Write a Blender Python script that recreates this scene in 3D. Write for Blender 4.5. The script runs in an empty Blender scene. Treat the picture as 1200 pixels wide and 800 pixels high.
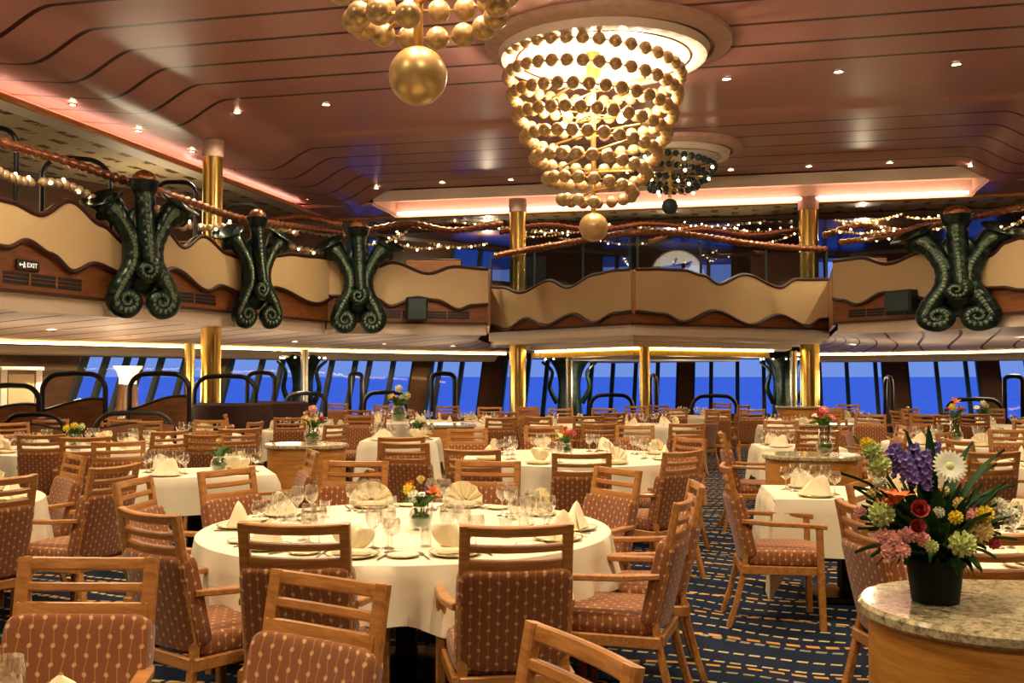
import bpy, math, random
from mathutils import Vector, Matrix
R = math.radians; PI = math.pi
rnd = random.Random(7)
SC = bpy.context.scene; COL = SC.collection
# ------------------------------------------------------------------ camera frame (used only to measure where things stand)
CAMZ = 1.6; F = 1200.0; TH = math.atan(40 / F)
def ray(px, py):
    u = (px - 600) / F; v = (400 - py) / F
    return Vector((u, math.cos(TH) - v * math.sin(TH), math.sin(TH) + v * math.cos(TH)))
def W(px, py, D):
    r = ray(px, py); k = D / r.y
    return Vector((r.x * k, D, CAMZ + r.z * k))
def onz(px, py, z):
    r = ray(px, py); k = (z - CAMZ) / r.z
    return Vector((r.x * k, r.y * k, z))
def PX(px, D):
    return Vector(((px - 600) / F * D, D, 0))
# room frame: s across, t towards the stern
RA = R(-13.0); CA, SA = math.cos(RA), math.sin(RA)
S0 = -2.05
A_ = Vector((CA, SA, 0)); B_ = Vector((-SA, CA, 0))
def RM(s, t, z=0):
    v = A_ * (s + S0) + B_ * t; v.z = z
    return v
ROOM = Matrix.Translation(A_ * S0) @ Matrix.Rotation(RA, 4, 'Z')

# ------------------------------------------------------------------ mesh builder
class MB:
    def __init__(s): s.v = []; s.f = []; s.uv = None
    def add(s, vs, fs):
        n = len(s.v); s.v += [tuple(p) for p in vs]; s.f += [tuple(i + n for i in f) for f in fs]; return s
    def box(s, c, size, M=None, ch=0.0):
        hx, hy, hz = size[0] / 2, size[1] / 2, size[2] / 2
        vs = []; fs = []
        if ch <= 0:
            for z in (-hz, hz):
                for (x, y) in ((-hx, -hy), (hx, -hy), (hx, hy), (-hx, hy)): vs.append(Vector((x, y, z)))
            fs = [(3, 2, 1, 0), (4, 5, 6, 7), (0, 1, 5, 4), (1, 2, 6, 5), (2, 3, 7, 6), (3, 0, 4, 7)]
        else:
            ch = min(ch, hx * .9, hy * .9, hz * .9)
            rings = [(-hz, ch), (-hz + ch, 0), (hz - ch, 0), (hz, ch)]
            for (z, i) in rings:
                a, b = hx - i, hy - i; c2 = ch if i == 0 else ch * .4
                for (x, y) in ((-a + c2, -b), (a - c2, -b), (a, -b + c2), (a, b - c2), (a - c2, b), (-a + c2, b), (-a, b - c2), (-a, -b + c2)):
                    vs.append(Vector((x, y, z)))
            for k in range(3):
                for j in range(8):
                    fs.append((k * 8 + j, k * 8 + (j + 1) % 8, k * 8 + 8 + (j + 1) % 8, k * 8 + 8 + j))
            fs.append(tuple(range(7, -1, -1))); fs.append(tuple(range(24, 32)))
        c = Vector(c)
        if M is not None: vs = [M @ (p + c) for p in vs]
        else: vs = [p + c for p in vs]
        return s.add(vs, fs)
    def lathe(s, prof, seg=24, c=(0, 0, 0), M=None, cap=True):
        vs = []; fs = []; c = Vector(c)
        for (r, z) in prof:
            for k in range(seg):
                a = 2 * PI * k / seg; vs.append(Vector((r * math.cos(a), r * math.sin(a), z)) + c)
        for i in range(len(prof) - 1):
            for k in range(seg):
                fs.append((i * seg + k, i * seg + (k + 1) % seg, (i + 1) * seg + (k + 1) % seg, (i + 1) * seg + k))
        if cap:
            if prof[0][0] > 1e-5: fs.append(tuple(range(seg - 1, -1, -1)))
            if prof[-1][0] > 1e-5: n = (len(prof) - 1) * seg; fs.append(tuple(range(n, n + seg)))
        if M is not None: vs = [M @ p for p in vs]
        return s.add(vs, fs)
    def sphere(s, c, r, seg=12, rings=8, sc=(1, 1, 1), M=None):
        prof = [(max(1e-6, math.sin(PI * i / rings)) * r, -math.cos(PI * i / rings) * r) for i in range(rings + 1)]
        vs = []; fs = []; c = Vector(c)
        for (rr, z) in prof:
            for k in range(seg):
                a = 2 * PI * k / seg; p = Vector((rr * math.cos(a) * sc[0], rr * math.sin(a) * sc[1], z * sc[2]))
                if M is not None: p = M @ p
                vs.append(p + c)
        for i in range(rings):
            for k in range(seg): fs.append((i * seg + k, i * seg + (k + 1) % seg, (i + 1) * seg + (k + 1) % seg, (i + 1) * seg + k))
        return s.add(vs, fs)
    def tube(s, pts, r, seg=8, caps=True, rx=None, up=None, sq=None):
        """sweep: r a number, list or function; sq = list of (x, y) section points instead of a circle"""
        pts = [Vector(p) for p in pts]; n = len(pts)
        sec = sq or [(math.cos(2 * PI * k / seg), math.sin(2 * PI * k / seg)) for k in range(seg)]
        m = len(sec); vs = []; fs = []
        T = []
        for i in range(n):
            a = pts[max(0, i - 1)]; b = pts[min(n - 1, i + 1)]; T.append((b - a).normalized())
        nrm = Vector(up) if up else (Vector((0, 0, 1)) if abs(T[0].z) < .9 else Vector((0, 1, 0)))
        nrm = (nrm - T[0] * nrm.dot(T[0])).normalized()
        for i in range(n):
            nrm = nrm - T[i] * nrm.dot(T[i])
            if nrm.length < 1e-6: nrm = T[i].orthogonal()
            nrm.normalize(); bi = T[i].cross(nrm)
            rr = r(i / (n - 1)) if callable(r) else (r[i] if isinstance(r, (list, tuple)) else r)
            for (x, y) in sec: vs.append(pts[i] + (nrm * y + bi * x) * rr)
        for i in range(n - 1):
            for k in range(m): fs.append((i * m + k, i * m + (k + 1) % m, (i + 1) * m + (k + 1) % m, (i + 1) * m + k))
        if caps: fs.append(tuple(range(m - 1, -1, -1))); fs.append(tuple(range((n - 1) * m, n * m)))
        return s.add(vs, fs)
    def bar(s, a, b, w, h, up=(0, 0, 1)):
        """chamfered rectangular bar from a to b, w across, h along up"""
        c = .18 * min(w, h); hw, hh = w / 2, h / 2
        sec = [(-hw + c, -hh), (hw - c, -hh), (hw, -hh + c), (hw, hh - c), (hw - c, hh), (-hw + c, hh), (-hw, hh - c), (-hw, -hh + c)]
        return s.tube([a, b], 1.0, sq=sec, up=up)
    def sweepbar(s, pts, w, h, up=(0, 0, 1)):
        c = .18 * min(w, h); hw, hh = w / 2, h / 2
        sec = [(-hw + c, -hh), (hw - c, -hh), (hw, -hh + c), (hw, hh - c), (hw - c, hh), (-hw + c, hh), (-hw, hh - c), (-hw, -hh + c)]
        return s.tube(pts, 1.0, sq=sec, up=up)
    def sell(s, c, a, e1=.3, e2=.3, nu=28, nv=14, M=None, fn=None):
        """superellipsoid cushion"""
        def cc(w, e): x = math.cos(w); return math.copysign(abs(x) ** e, x)
        def ss(w, e): x = math.sin(w); return math.copysign(abs(x) ** e, x)
        vs = []; fs = []; c = Vector(c)
        for i in range(nv + 1):
            v = -PI / 2 + PI * i / nv
            for k in range(nu):
                u = -PI + 2 * PI * k / nu
                p = Vector((a[0] * cc(v, e1) * cc(u, e2), a[1] * cc(v, e1) * ss(u, e2), a[2] * ss(v, e1)))
                if fn: p = fn(p)
                p = p + c
                if M is not None: p = M @ p
                vs.append(p)
        for i in range(nv):
            for k in range(nu): fs.append((i * nu + k, i * nu + (k + 1) % nu, (i + 1) * nu + (k + 1) % nu, (i + 1) * nu + k))
        return s.add(vs, fs)
    def grid(s, fn, nu, nv, closed=False):
        n = len(s.v); cu = nu if closed else nu + 1
        for j in range(nv + 1):
            for i in range(cu): s.v.append(tuple(fn(i / nu, j / nv)))
        for j in range(nv):
            for i in range(nu):
                a = n + j * cu + i; b = n + j * cu + (i + 1) % cu
                s.f.append((a, b, b + cu, a + cu))
        return s
    def mesh(s, name, smooth=True, ang=40):
        me = bpy.data.meshes.new(name); me.from_pydata(s.v, [], s.f); me.validate(); me.update()
        if smooth:
            me.shade_smooth(); me.set_sharp_from_angle(angle=R(ang))
        return me
    def build(s, name, mat, parent=None, loc=None, rot=None, smooth=True, ang=40, mtx=None):
        me = s.mesh(name, smooth, ang)
        for m in (mat if isinstance(mat, (list, tuple)) else [mat]): me.materials.append(m)
        o = bpy.data.objects.new(name, me); COL.objects.link(o)
        if parent: o.parent = parent
        if mtx is not None: o.matrix_world = mtx
        if loc is not None: o.location = loc
        if rot is not None: o.rotation_euler = rot
        return o
def empty(name, loc=(0, 0, 0), rz=0.0):
    o = bpy.data.objects.new(name, None); o.empty_display_size = .1; COL.objects.link(o)
    o.location = loc; o.rotation_euler = (0, 0, rz); return o
def tag(o, label=None, cat=None, group=None, kind=None):
    if label: o['label'] = label
    if cat: o['category'] = cat
    if group: o['group'] = group
    if kind: o['kind'] = kind
    return o
KIDS = {}
def kids(o): return list(o.children)
def dup(o, parent=None):
    c = o.copy(); COL.objects.link(c); c.parent = parent
    for ch in kids(o): dup(ch, c)
    return c
def smooth01(x): x = max(0., min(1., x)); return x * x * (3 - 2 * x)
def catmull(pts, n=8):
    P = [Vector(p) for p in pts]; out = []
    for i in range(len(P) - 1):
        p0 = P[max(0, i - 1)]; p1 = P[i]; p2 = P[i + 1]; p3 = P[min(len(P) - 1, i + 2)]
        for k in range(n):
            t = k / n
            out.append(.5 * ((2 * p1) + (-p0 + p2) * t + (2 * p0 - 5 * p1 + 4 * p2 - p3) * t * t + (-p0 + 3 * p1 - 3 * p2 + p3) * t ** 3))
    out.append(P[-1]); return out

# ------------------------------------------------------------------ materials
MAT = {}
def lin(c):
    return tuple(((x / 255) / 12.92 if x / 255 <= .04045 else ((x / 255 + .055) / 1.055) ** 2.4) for x in c) + (1.0,)
class NT:
    def __init__(s, name):
        s.m = bpy.data.materials.new(name); s.m.use_nodes = True; s.t = s.m.node_tree
        s.b = s.t.nodes['Principled BSDF']; s.out = s.t.nodes['Material Output']
    def n(s, typ, **kw):
        nd = s.t.nodes.new(typ)
        for k, v in kw.items(): setattr(nd, k, v)
        return nd
    def l(s, a, b): s.t.links.new(a, b)
    def put(s, sock, v):
        if v is None: return
        if isinstance(v, bpy.types.NodeSocket): s.l(v, sock)
        else: sock.default_value = v
    def math(s, op, a, b=None, c=None):
        nd = s.n('ShaderNodeMath', operation=op); s.put(nd.inputs[0], a); s.put(nd.inputs[1], b); s.put(nd.inputs[2], c); return nd.outputs[0]
    def coord(s, which='Object'):
        tc = s.n('ShaderNodeTexCoord'); sx = s.n('ShaderNodeSeparateXYZ'); s.l(tc.outputs[which], sx.inputs[0])
        return tc.outputs[which], sx.outputs[0], sx.outputs[1], sx.outputs[2]
    def noise(s, vec, scale, detail=3, rough=.5, stretch=None, dist=0):
        if stretch is not None:
            mp = s.n('ShaderNodeMapping'); mp.inputs['Scale'].default_value = stretch; s.l(vec, mp.inputs[0]); vec = mp.outputs[0]
        nd = s.n('ShaderNodeTexNoise'); s.l(vec, nd.inputs['Vector']); nd.inputs['Scale'].default_value = scale
        nd.inputs['Detail'].default_value = detail; nd.inputs['Roughness'].default_value = rough; nd.inputs['Distortion'].default_value = dist
        return nd.outputs[0]
    def ramp(s, f, stops):
        nd = s.n('ShaderNodeValToRGB'); s.l(f, nd.inputs[0]); cr = nd.color_ramp
        cr.elements[0].position = stops[0][0]; cr.elements[0].color = stops[0][1]
        cr.elements[1].position = stops[-1][0]; cr.elements[1].color = stops[-1][1]
        for p, c in stops[1:-1]: e = cr.elements.new(p); e.color = c
        return nd.outputs[0]
    def mix(s, f, a, b):
        nd = s.n('ShaderNodeMix', data_type='RGBA'); s.put(nd.inputs[0], f); s.put(nd.inputs[6], a); s.put(nd.inputs[7], b); return nd.outputs[2]
    def bump(s, h, strength=.3, dist=.01):
        nd = s.n('ShaderNodeBump'); s.l(h, nd.inputs['Height']); nd.inputs['Strength'].default_value = strength; nd.inputs['Distance'].default_value = dist
        s.l(nd.outputs[0], s.b.inputs['Normal'])
    def base(s, c): s.put(s.b.inputs['Base Color'], c)
    def set(s, rough=.5, metal=0., spec=.5, coat=0., coatr=.1, sheen=0.):
        s.b.inputs['Roughness'].default_value = rough; s.b.inputs['Metallic'].default_value = metal
        s.b.inputs['Specular IOR Level'].default_value = spec; s.b.inputs['Coat Weight'].default_value = coat; s.b.inputs['Coat Roughness'].default_value = coatr
        s.b.inputs['Sheen Weight'].default_value = sheen
        return s.m
def plain(name, rgb, rough=.5, metal=0., var=.12, scale=8., **kw):
    t = NT(name); co, x, y, z = t.coord(); f = t.noise(co, scale)
    c = lin(rgb); lo = tuple(v * (1 - var) for v in c[:3]) + (1,); hi = tuple(min(1, v * (1 + var)) for v in c[:3]) + (1,)
    t.base(t.ramp(f, [(.3, lo), (.7, hi)])); MAT[name] = t.set(rough, metal, **kw); return MAT[name]
def wood(name, lo, hi, rough=.38, stretch=(3, 30, 30), axis=None, coat=.25):
    t = NT(name); co, x, y, z = t.coord(); f = t.noise(co, 1.6, 5, .6, stretch, .6); g = t.noise(co, 9, 2, .5, stretch)
    h = t.math('ADD', t.math('MULTIPLY', f, .75), t.math('MULTIPLY', g, .25))
    t.base(t.ramp(h, [(.35, lin(lo)), (.65, lin(hi))])); MAT[name] = t.set(rough, coat=coat); return MAT[name]
def emit(name, rgb, strength):
    t = NT(name); t.b.inputs['Emission Color'].default_value = lin(rgb); t.b.inputs['Emission Strength'].default_value = strength
    t.base(lin(rgb)); MAT[name] = t.set(.5); return MAT[name]
def fabric(name, ax):
    t = NT(name); co, x, y, z = t.coord(); _, nx, ny, nz = t.coord('Normal')
    mx_ = t.math('GREATER_THAN', t.math('ABSOLUTE', nx), .75); mz_ = t.math('GREATER_THAN', t.math('ABSOLUTE', nz), .6)
    u = t.math('ADD', t.math('MULTIPLY', x, t.math('SUBTRACT', 1.0, mx_)), t.math('MULTIPLY', y, mx_))
    v = t.math('ADD', t.math('MULTIPLY', z, t.math('SUBTRACT', 1.0, mz_)), t.math('MULTIPLY', y, mz_))
    P = .0365; Q = .058
    cu = t.math('DIVIDE', u, P); wob = t.math('MULTIPLY', t.math('SINE', t.math('MULTIPLY', v, 2 * PI / Q)), .05)
    cu = t.math('ADD', cu, wob)
    col = t.math('FLOOR', t.math('ADD', cu, .5)); du = t.math('SUBTRACT', cu, col)
    odd = t.math('FLOORED_MODULO', col, 2.0)
    cv = t.math('ADD', t.math('DIVIDE', v, Q), t.math('MULTIPLY', odd, .5))
    dv = t.math('SUBTRACT', cv, t.math('FLOOR', t.math('ADD', cv, .5)))
    dd = t.math('SQRT', t.math('ADD', t.math('POWER', t.math('MULTIPLY', du, P), 2.0), t.math('POWER', t.math('MULTIPLY', dv, Q), 2.0)))
    dot = t.math('LESS_THAN', dd, .0078); ring = t.math('LESS_THAN', dd, .004)
    line = t.math('LESS_THAN', t.math('ABSOLUTE', t.math('MULTIPLY', du, P)), .0016)
    n1 = t.noise(co, 220, 2); big = t.noise(co, 5, 2)
    bc = t.mix(t.math('MULTIPLY', t.math('ADD', n1, big), .5), lin((108, 58, 28)), lin((150, 92, 52)))
    c = t.mix(t.math('MULTIPLY', line, .55), bc, lin((196, 140, 84)))
    c = t.mix(t.math('MULTIPLY', dot, .85), c, lin((196, 152, 100))); c = t.mix(t.math('MULTIPLY', ring, .4), c, lin((216, 180, 130)))
    t.base(c); t.bump(n1, .25, .002); MAT[name] = t.set(.85, sheen=.2, spec=.25); return MAT[name]

wood('chair_wood', (140, 88, 40), (190, 130, 66))
wood('oak', (170, 106, 34), (212, 150, 68), stretch=(2, 2, 22), rough=.42)
wood('fascia_wood', (112, 62, 26), (146, 88, 40), stretch=(2, 2, 14), rough=.4)
wood('dark_wood', (66, 40, 22), (96, 60, 32), stretch=(2, 2, 10), rough=.45)
wood('booth_wood', (104, 64, 36), (138, 88, 52), stretch=(2, 2, 9), rough=.5)
fabric('fabric_back', 'z'); fabric('fabric_seat', 'y')
plain('cloth', (232, 219, 190), .8, var=.03, scale=3, spec=.3)
plain('napkin', (240, 224, 186), .75, var=.04, scale=20, spec=.3)
plain('china', (238, 228, 200), .18, var=.02)
plain('gold_rim', (200, 160, 70), .25, 1.0)
plain('silver', (200, 196, 186), .2, 1.0, var=.03)
plain('cream_panel', (204, 176, 128), .55, var=.05, scale=1.2)
plain('trim_red', (54, 24, 16), .4)
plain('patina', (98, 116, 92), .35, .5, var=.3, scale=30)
plain('white_trim', (232, 214, 190), .5, var=.03)
plain('olive_brass', (150, 128, 40), .3, .9)
plain('bead', (196, 166, 116), .32, .42, var=.3, scale=22)
plain('bead_pearl', (206, 180, 140), .3, .3, var=.1)
plain('ball_gold', (200, 168, 108), .34, .45, var=.12, scale=14)
plain('rod_gold', (206, 168, 96), .3, .8)
plain('black_metal', (18, 18, 19), .35, .3)
plain('black_plastic', (14, 14, 14), .5)
plain('mullion', (44, 62, 62), .45, .2)
plain('pot_green', (8, 18, 15), .6, spec=.2)
plain('soil_foam', (40, 58, 30), .9)
plain('leaf_dark', (38, 72, 34), .65, var=.3, spec=.2)
plain('leaf_mid', (72, 108, 46), .65, var=.3, spec=.2)
plain('fl_purple', (122, 98, 168), .6, var=.3, scale=40)
plain('fl_white', (240, 238, 214), .55, var=.04)
plain('fl_yellow', (232, 206, 60), .55, var=.1)
plain('fl_lime', (204, 212, 138), .6, var=.12, scale=40)
plain('fl_orange', (226, 110, 38), .5, var=.15, scale=20)
plain('fl_red', (206, 84, 84), .55, var=.2, scale=30)
plain('fl_pink', (246, 186, 176), .6, var=.15, scale=40)
plain('fl_cream', (238, 214, 150), .6, var=.06)
plain('collar', (196, 160, 140), .5)
plain('upholstery_dark', (62, 44, 40), .8, spec=.2)
plain('silver_column', (190, 184, 160), .25, .9)
def brass():
    t = NT('brass'); co, x, y, z = t.coord(); f = t.noise(co, 3, 2, .5, (4, 4, .5))
    t.base(t.ramp(f, [(.3, lin((206, 172, 84))), (.7, lin((238, 208, 124)))])); MAT['brass'] = t.set(.24, 1.0)
brass()
def bronze():
    t = NT('bronze_green'); co, x, y, z = t.coord(); f = t.noise(co, 7, 4, .6)
    t.base(t.ramp(f, [(.35, lin((14, 24, 20))), (.6, lin((34, 54, 44))), (.8, lin((70, 84, 62)))])); t.bump(f, .5, .02); MAT['bronze_green'] = t.set(.3, .55)
bronze()
def copper():
    t = NT('copper'); co, x, y, z = t.coord(); f = t.noise(co, 30, 3, .6)
    t.base(t.ramp(f, [(.35, lin((112, 66, 42))), (.65, lin((182, 122, 84)))])); t.bump(f, .4, .01); MAT['copper'] = t.set(.32, .7)
copper()
def granite():
    t = NT('granite'); co, x, y, z = t.coord(); a = t.noise(co, 38, 5, .75); b = t.noise(co, 110, 2, .6); c = t.noise(co, 9, 3, .6)
    h = t.math('ADD', t.math('MULTIPLY', a, .6), t.math('ADD', t.math('MULTIPLY', b, .2), t.math('MULTIPLY', c, .2)))
    t.base(t.ramp(h, [(.36, lin((70, 62, 44))), (.43, lin((126, 112, 82))), (.5, lin((172, 156, 120))), (.62, lin((206, 194, 160)))])); MAT['granite'] = t.set(.12, coat=.4)
granite()
def carpet():
    t = NT('carpet'); co, x, y, z = t.coord()
    def fam(ang, pitch, amp, fq, width, dash, seed):
        ca, sa = math.cos(ang), math.sin(ang)
        u = t.math('ADD', t.math('MULTIPLY', x, ca), t.math('MULTIPLY', y, sa)); v = t.math('SUBTRACT', t.math('MULTIPLY', y, ca), t.math('MULTIPLY', x, sa))
        nz = t.noise(co, .9, 1, .4, (1, 1, 1)); w = t.math('ADD', t.math('MULTIPLY', t.math('SINE', t.math('ADD', t.math('MULTIPLY', u, fq), seed)), amp), t.math('MULTIPLY', nz, .5 * (1 + seed * .1)))
        q = t.math('DIVIDE', t.math('ADD', v, w), pitch); fr = t.math('ABSOLUTE', t.math('SUBTRACT', t.math('FRACT', q), .5))
        ln = t.math('LESS_THAN', fr, width / pitch / 2)
        ds = t.math('LESS_THAN', t.math('FRACT', t.math('ADD', t.math('DIVIDE', u, dash), t.math('MULTIPLY', t.math('FLOOR', q), .37))), .68)
        return t.math('MULTIPLY', ln, ds), t.math('FLOOR', q)
    m1, q1 = fam(-.25, .23, .10, 2.1, .032, .09, 1.0); m2, q2 = fam(.12, .62, .16, 1.5, .04, .11, 2.7)
    nb = t.noise(co, 60, 2); base = t.mix(nb, lin((14, 20, 34)), lin((30, 40, 62)))
    alt = t.math('FLOORED_MODULO', q1, 3.0); c1 = t.mix(t.math('LESS_THAN', alt, .5), lin((188, 172, 118)), lin((138, 134, 108)))
    c = t.mix(t.math('MULTIPLY', m1, .9), base, c1); c = t.mix(t.math('MULTIPLY', m2, .9), c, lin((196, 140, 60)))
    t.base(c); t.bump(nb, .4, .004); MAT['carpet'] = t.set(.95, spec=.1)
carpet()
def ceilmat():
    t = NT('ceiling_panel'); co, x, y, z = t.coord()
    def lines(t0, p, lo, hi):
        q = t.math('DIVIDE', t.math('SUBTRACT', y, t0), p); d = t.math('ABSOLUTE', t.math('SUBTRACT', q, t.math('FLOOR', t.math('ADD', q, .5))))
        m = t.math('LESS_THAN', d, .042 / p); return t.math('MULTIPLY', m, t.math('MULTIPLY', t.math('GREATER_THAN', y, lo), t.math('LESS_THAN', y, hi)))
    m = t.math('MAXIMUM', lines(15.42, .89, -20, 15.6), lines(18.95, .93, 18.5, 22.9))
    f = t.noise(co, .6, 2); c = t.mix(f, lin((176, 124, 112)), lin((190, 134, 122))); t.base(t.mix(m, c, lin((62, 24, 16))))
    MAT['ceiling_panel'] = t.set(.36, coat=.14, coatr=.16, spec=.4)
    t = NT('ceiling_low'); tc, x, y, z = t.coord('UV')
    sm = t.math('MULTIPLY', t.math('MULTIPLY', t.math('MULTIPLY', y, y), t.math('SUBTRACT', 3.0, t.math('MULTIPLY', y, 2.0))), 2.6)
    q = t.math('DIVIDE', t.math('ADD', x, sm), .9); d = t.math('ABSOLUTE', t.math('SUBTRACT', q, t.math('FLOOR', t.math('ADD', q, .5))))
    m = t.math('LESS_THAN', d, .045); t.base(t.mix(m, lin((226, 202, 190)), lin((84, 52, 40)))); MAT['ceiling_low'] = t.set(.55, spec=.25)
    t = NT('ceiling_gallery'); co, x, y, z = t.coord()
    fx = t.math('FRACT', t.math('DIVIDE', x, .5)); row = t.math('FLOOR', t.math('DIVIDE', x, .5))
    fy = t.math('FRACT', t.math('ADD', t.math('DIVIDE', y, .8), t.math('MULTIPLY', row, .5)))
    m = t.math('MULTIPLY', t.math('LESS_THAN', t.math('ABSOLUTE', t.math('SUBTRACT', fx, .5)), .17), t.math('LESS_THAN', t.math('ABSOLUTE', t.math('SUBTRACT', fy, .5)), .28))
    nz = t.math('GREATER_THAN', t.noise(co, 4, 3, .6), .44)
    t.base(t.mix(t.math('MULTIPLY', m, nz), lin((206, 184, 142)), lin((104, 76, 38)))); MAT['ceiling_gallery'] = t.set(.45)
ceilmat()
def glassmat(name, tint, refl=.12, rough=.02, edge=.5):
    t = NT(name); tr = t.n('ShaderNodeBsdfTransparent'); tr.inputs[0].default_value = tint
    gl = t.n('ShaderNodeBsdfGlossy'); gl.inputs['Roughness'].default_value = rough; gl.inputs[0].default_value = (1, 1, 1, 1)
    lw = t.n('ShaderNodeLayerWeight'); lw.inputs[0].default_value = .35
    f = t.math('ADD', t.math('MULTIPLY', lw.outputs['Facing'], edge), refl); mx = t.n('ShaderNodeMixShader')
    t.l(t.math('MINIMUM', f, 1.0), mx.inputs[0]); t.l(tr.outputs[0], mx.inputs[1]); t.l(gl.outputs[0], mx.inputs[2]); t.l(mx.outputs[0], t.out.inputs[0])
    t.t.nodes.remove(t.b); MAT[name] = t.m
glassmat('window_glass', (.96, .97, 1, 1), .012, .05, .05)
glassmat('rail_glass', (.62, .66, .68, 1), .05, .03, .2)
glassmat('crystal', (.95, .94, .92, 1), .16, .04, .9)
emit('lamp_warm', (255, 226, 178), 40); emit('bulb_warm', (255, 214, 150), 55); emit('fairy', (255, 226, 170), 22)
emit('cove_pink', (255, 190, 172), 11); emit('cove_amber', (255, 200, 128), 20); emit('exit_white', (240, 236, 220), .6)
emit('lamp_shade_glow', (255, 214, 160), 2.2); emit('sconce_glow', (255, 190, 120), 3)
# ================================================================== THE ROOM
cam = bpy.data.cameras.new('camera'); cam.lens = 36; cam.sensor_width = 36; cam.clip_end = 30000; cam.clip_start = .05
co = bpy.data.objects.new('camera', cam); COL.objects.link(co); co.location = (0, 0, CAMZ); co.rotation_euler = (PI / 2 + TH, 0, 0); SC.camera = co

WALL = [(-200, 17.0), (-60, 19.0), (85, 21.0), (250, 24.0), (400, 27.0), (600, 31.0), (800, 32.0), (1000, 32.0), (1100, 30.5), (1200, 28.0), (1290, 25.5), (1400, 23.5)]
WPTS = [PX(a, b) for a, b in WALL]
def wall_at(px):
    """point of the stern wall seen in direction px (at eye height)"""
    u = (px - 600) / F
    for a, b in zip(WPTS[:-1], WPTS[1:]):
        d = b - a; den = d.x - u * d.y
        if abs(den) < 1e-9: continue
        k = (u * a.y - a.x) / den
        if -1e-6 <= k <= 1 + 1e-6: return a + d * k
    return WPTS[0] if px < WALL[0][0] else WPTS[-1]
LOW0, LOW1, UP0, UP1, TOP = .38, 2.16, 4.42, 5.42, 6.6
def off(z):
    if z <= LOW0: return -.42
    if z <= LOW1: return (z - 1.3) * .5
    if z <= UP0: return .43
    if z <= UP1: return .43 + (z - UP0) * .4
    return .83
def wp(px, z, extra=0.):
    p = wall_at(px) + B_ * (off(z) + extra); p.z = z; return p
def struct(o): return tag(o, kind='structure')

# floor
m = MB(); m.box((0, 11, -.05), (34, 46, .1)); fl = struct(m.build('floor', MAT['carpet'], mtx=ROOM, smooth=False))
# stern wall: solid bands below, between and above the two rows of windows
m = MB()
for z0, z1 in ((0, LOW0), (LOW1, UP0), (UP1, TOP)):
    for e0, e1 in ((0, .14),):
        def fn(u, v, z0=z0, z1=z1):
            px = -200 + 1600 * u
            q = [(z0, 0), (z1, 0), (z1, .16), (z0, .16), (z0, 0)][int(round(v * 4))]
            base = wall_at(px); o_ = off(z0 + .001) if z0 > 0 else off(0); o_ = off(LOW1) if z0 == LOW1 else (off(UP1) if z0 == UP1 else off(0))
            p = base + B_ * (o_ + q[1]); p.z = q[0]; return p
        m.grid(fn, 60, 4)
struct(m.build('wall_far', MAT['dark_wood'], smooth=False))
# pillars between the window groups, leaning with the glass
def lean_post(mb, pa, pb, z0, z1, depth, inset=0.):
    v = []
    for z in (z0, z1):
        for (px, e) in ((pa, -inset), (pb, -inset), (pb, depth), (pa, depth)): v.append(wp(px, z + (1e-4 if z == z0 else -1e-4), e))
    mb.add(v, [(3, 2, 1, 0), (4, 5, 6, 7), (0, 1, 5, 4), (1, 2, 6, 5), (2, 3, 7, 6), (3, 0, 4, 7)])
PILL = [(-200, 86), (243, 262), (482, 501), (565, 589), (795, 811), (1037, 1063), (1149, 1171), (1268, 1400)]
def lean_run(m, a, b, z0, z1, d, i):
    k = max(1, int((b - a) / 60))
    for q in range(k): lean_post(m, a + (b - a) * q / k, a + (b - a) * (q + 1) / k, z0, z1, d, i)
for a, b in PILL:
    m = MB(); lean_run(m, a, b, LOW0, LOW1, .16, .12); struct(m.build('wall_pillar', MAT['dark_wood'], smooth=False))
UPILL = [(-200, 395), (440, 520), (598, 700), (742, 770), (860, 955), (1020, 1110), (1180, 1400)]
for a, b in UPILL:
    m = MB(); lean_run(m, a, b, UP0, UP1, .16, .1); struct(m.build('wall_pillar', MAT['dark_wood'], smooth=False))
WG = [(86, 243, [113, 138, 156, 179, 208]), (262, 482, [300, 324, 346, 383, 411, 428, 456]), (501, 565, [512, 538]), (589, 795, [617, 639, 667, 692, 717, 744, 770]),
      (811, 1037, [833, 864, 895, 928, 961, 993, 1027]), (1063, 1149, [1099, 1134]), (1171, 1268, [1206, 1238])]
UWG = [(395, 440, [417]), (520, 598, [555]), (700, 742, [720]), (770, 860, [800, 830]), (955, 1020, [970, 988]), (1110, 1180, [1140])]
n = 0
for groups, z0, z1 in ((WG, LOW0, LOW1), (UWG, UP0, UP1)):
    for a, b, mu in groups:
        n += 1
        m = MB()
        for q in mu: lean_post(m, q - 2.3, q + 2.3, z0, z1, .10, .05)
        lean_post(m, a - .5, a + 3, z0, z1, .12, .06); lean_post(m, b - 3, b + .5, z0, z1, .12, .06)
        for zz in (z0, z1 - .05):
            K = 6
            for k in range(K):
                pa = a + (b - a) * k / K; pb = a + (b - a) * (k + 1) / K
                lean_post(m, pa, pb, zz, zz + .05, .1, .05)
        w = struct(m.build('window_%d' % n, MAT['mullion'], smooth=False))
        g = MB(); K = 6
        g.grid(lambda u, v: wp(a + (b - a) * u, z0 + (z1 - z0) * (.001 + .998 * v), .04 if v < 2 else 0), 8, 4)
        g.build('glass', MAT['window_glass'], w, smooth=False)
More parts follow.
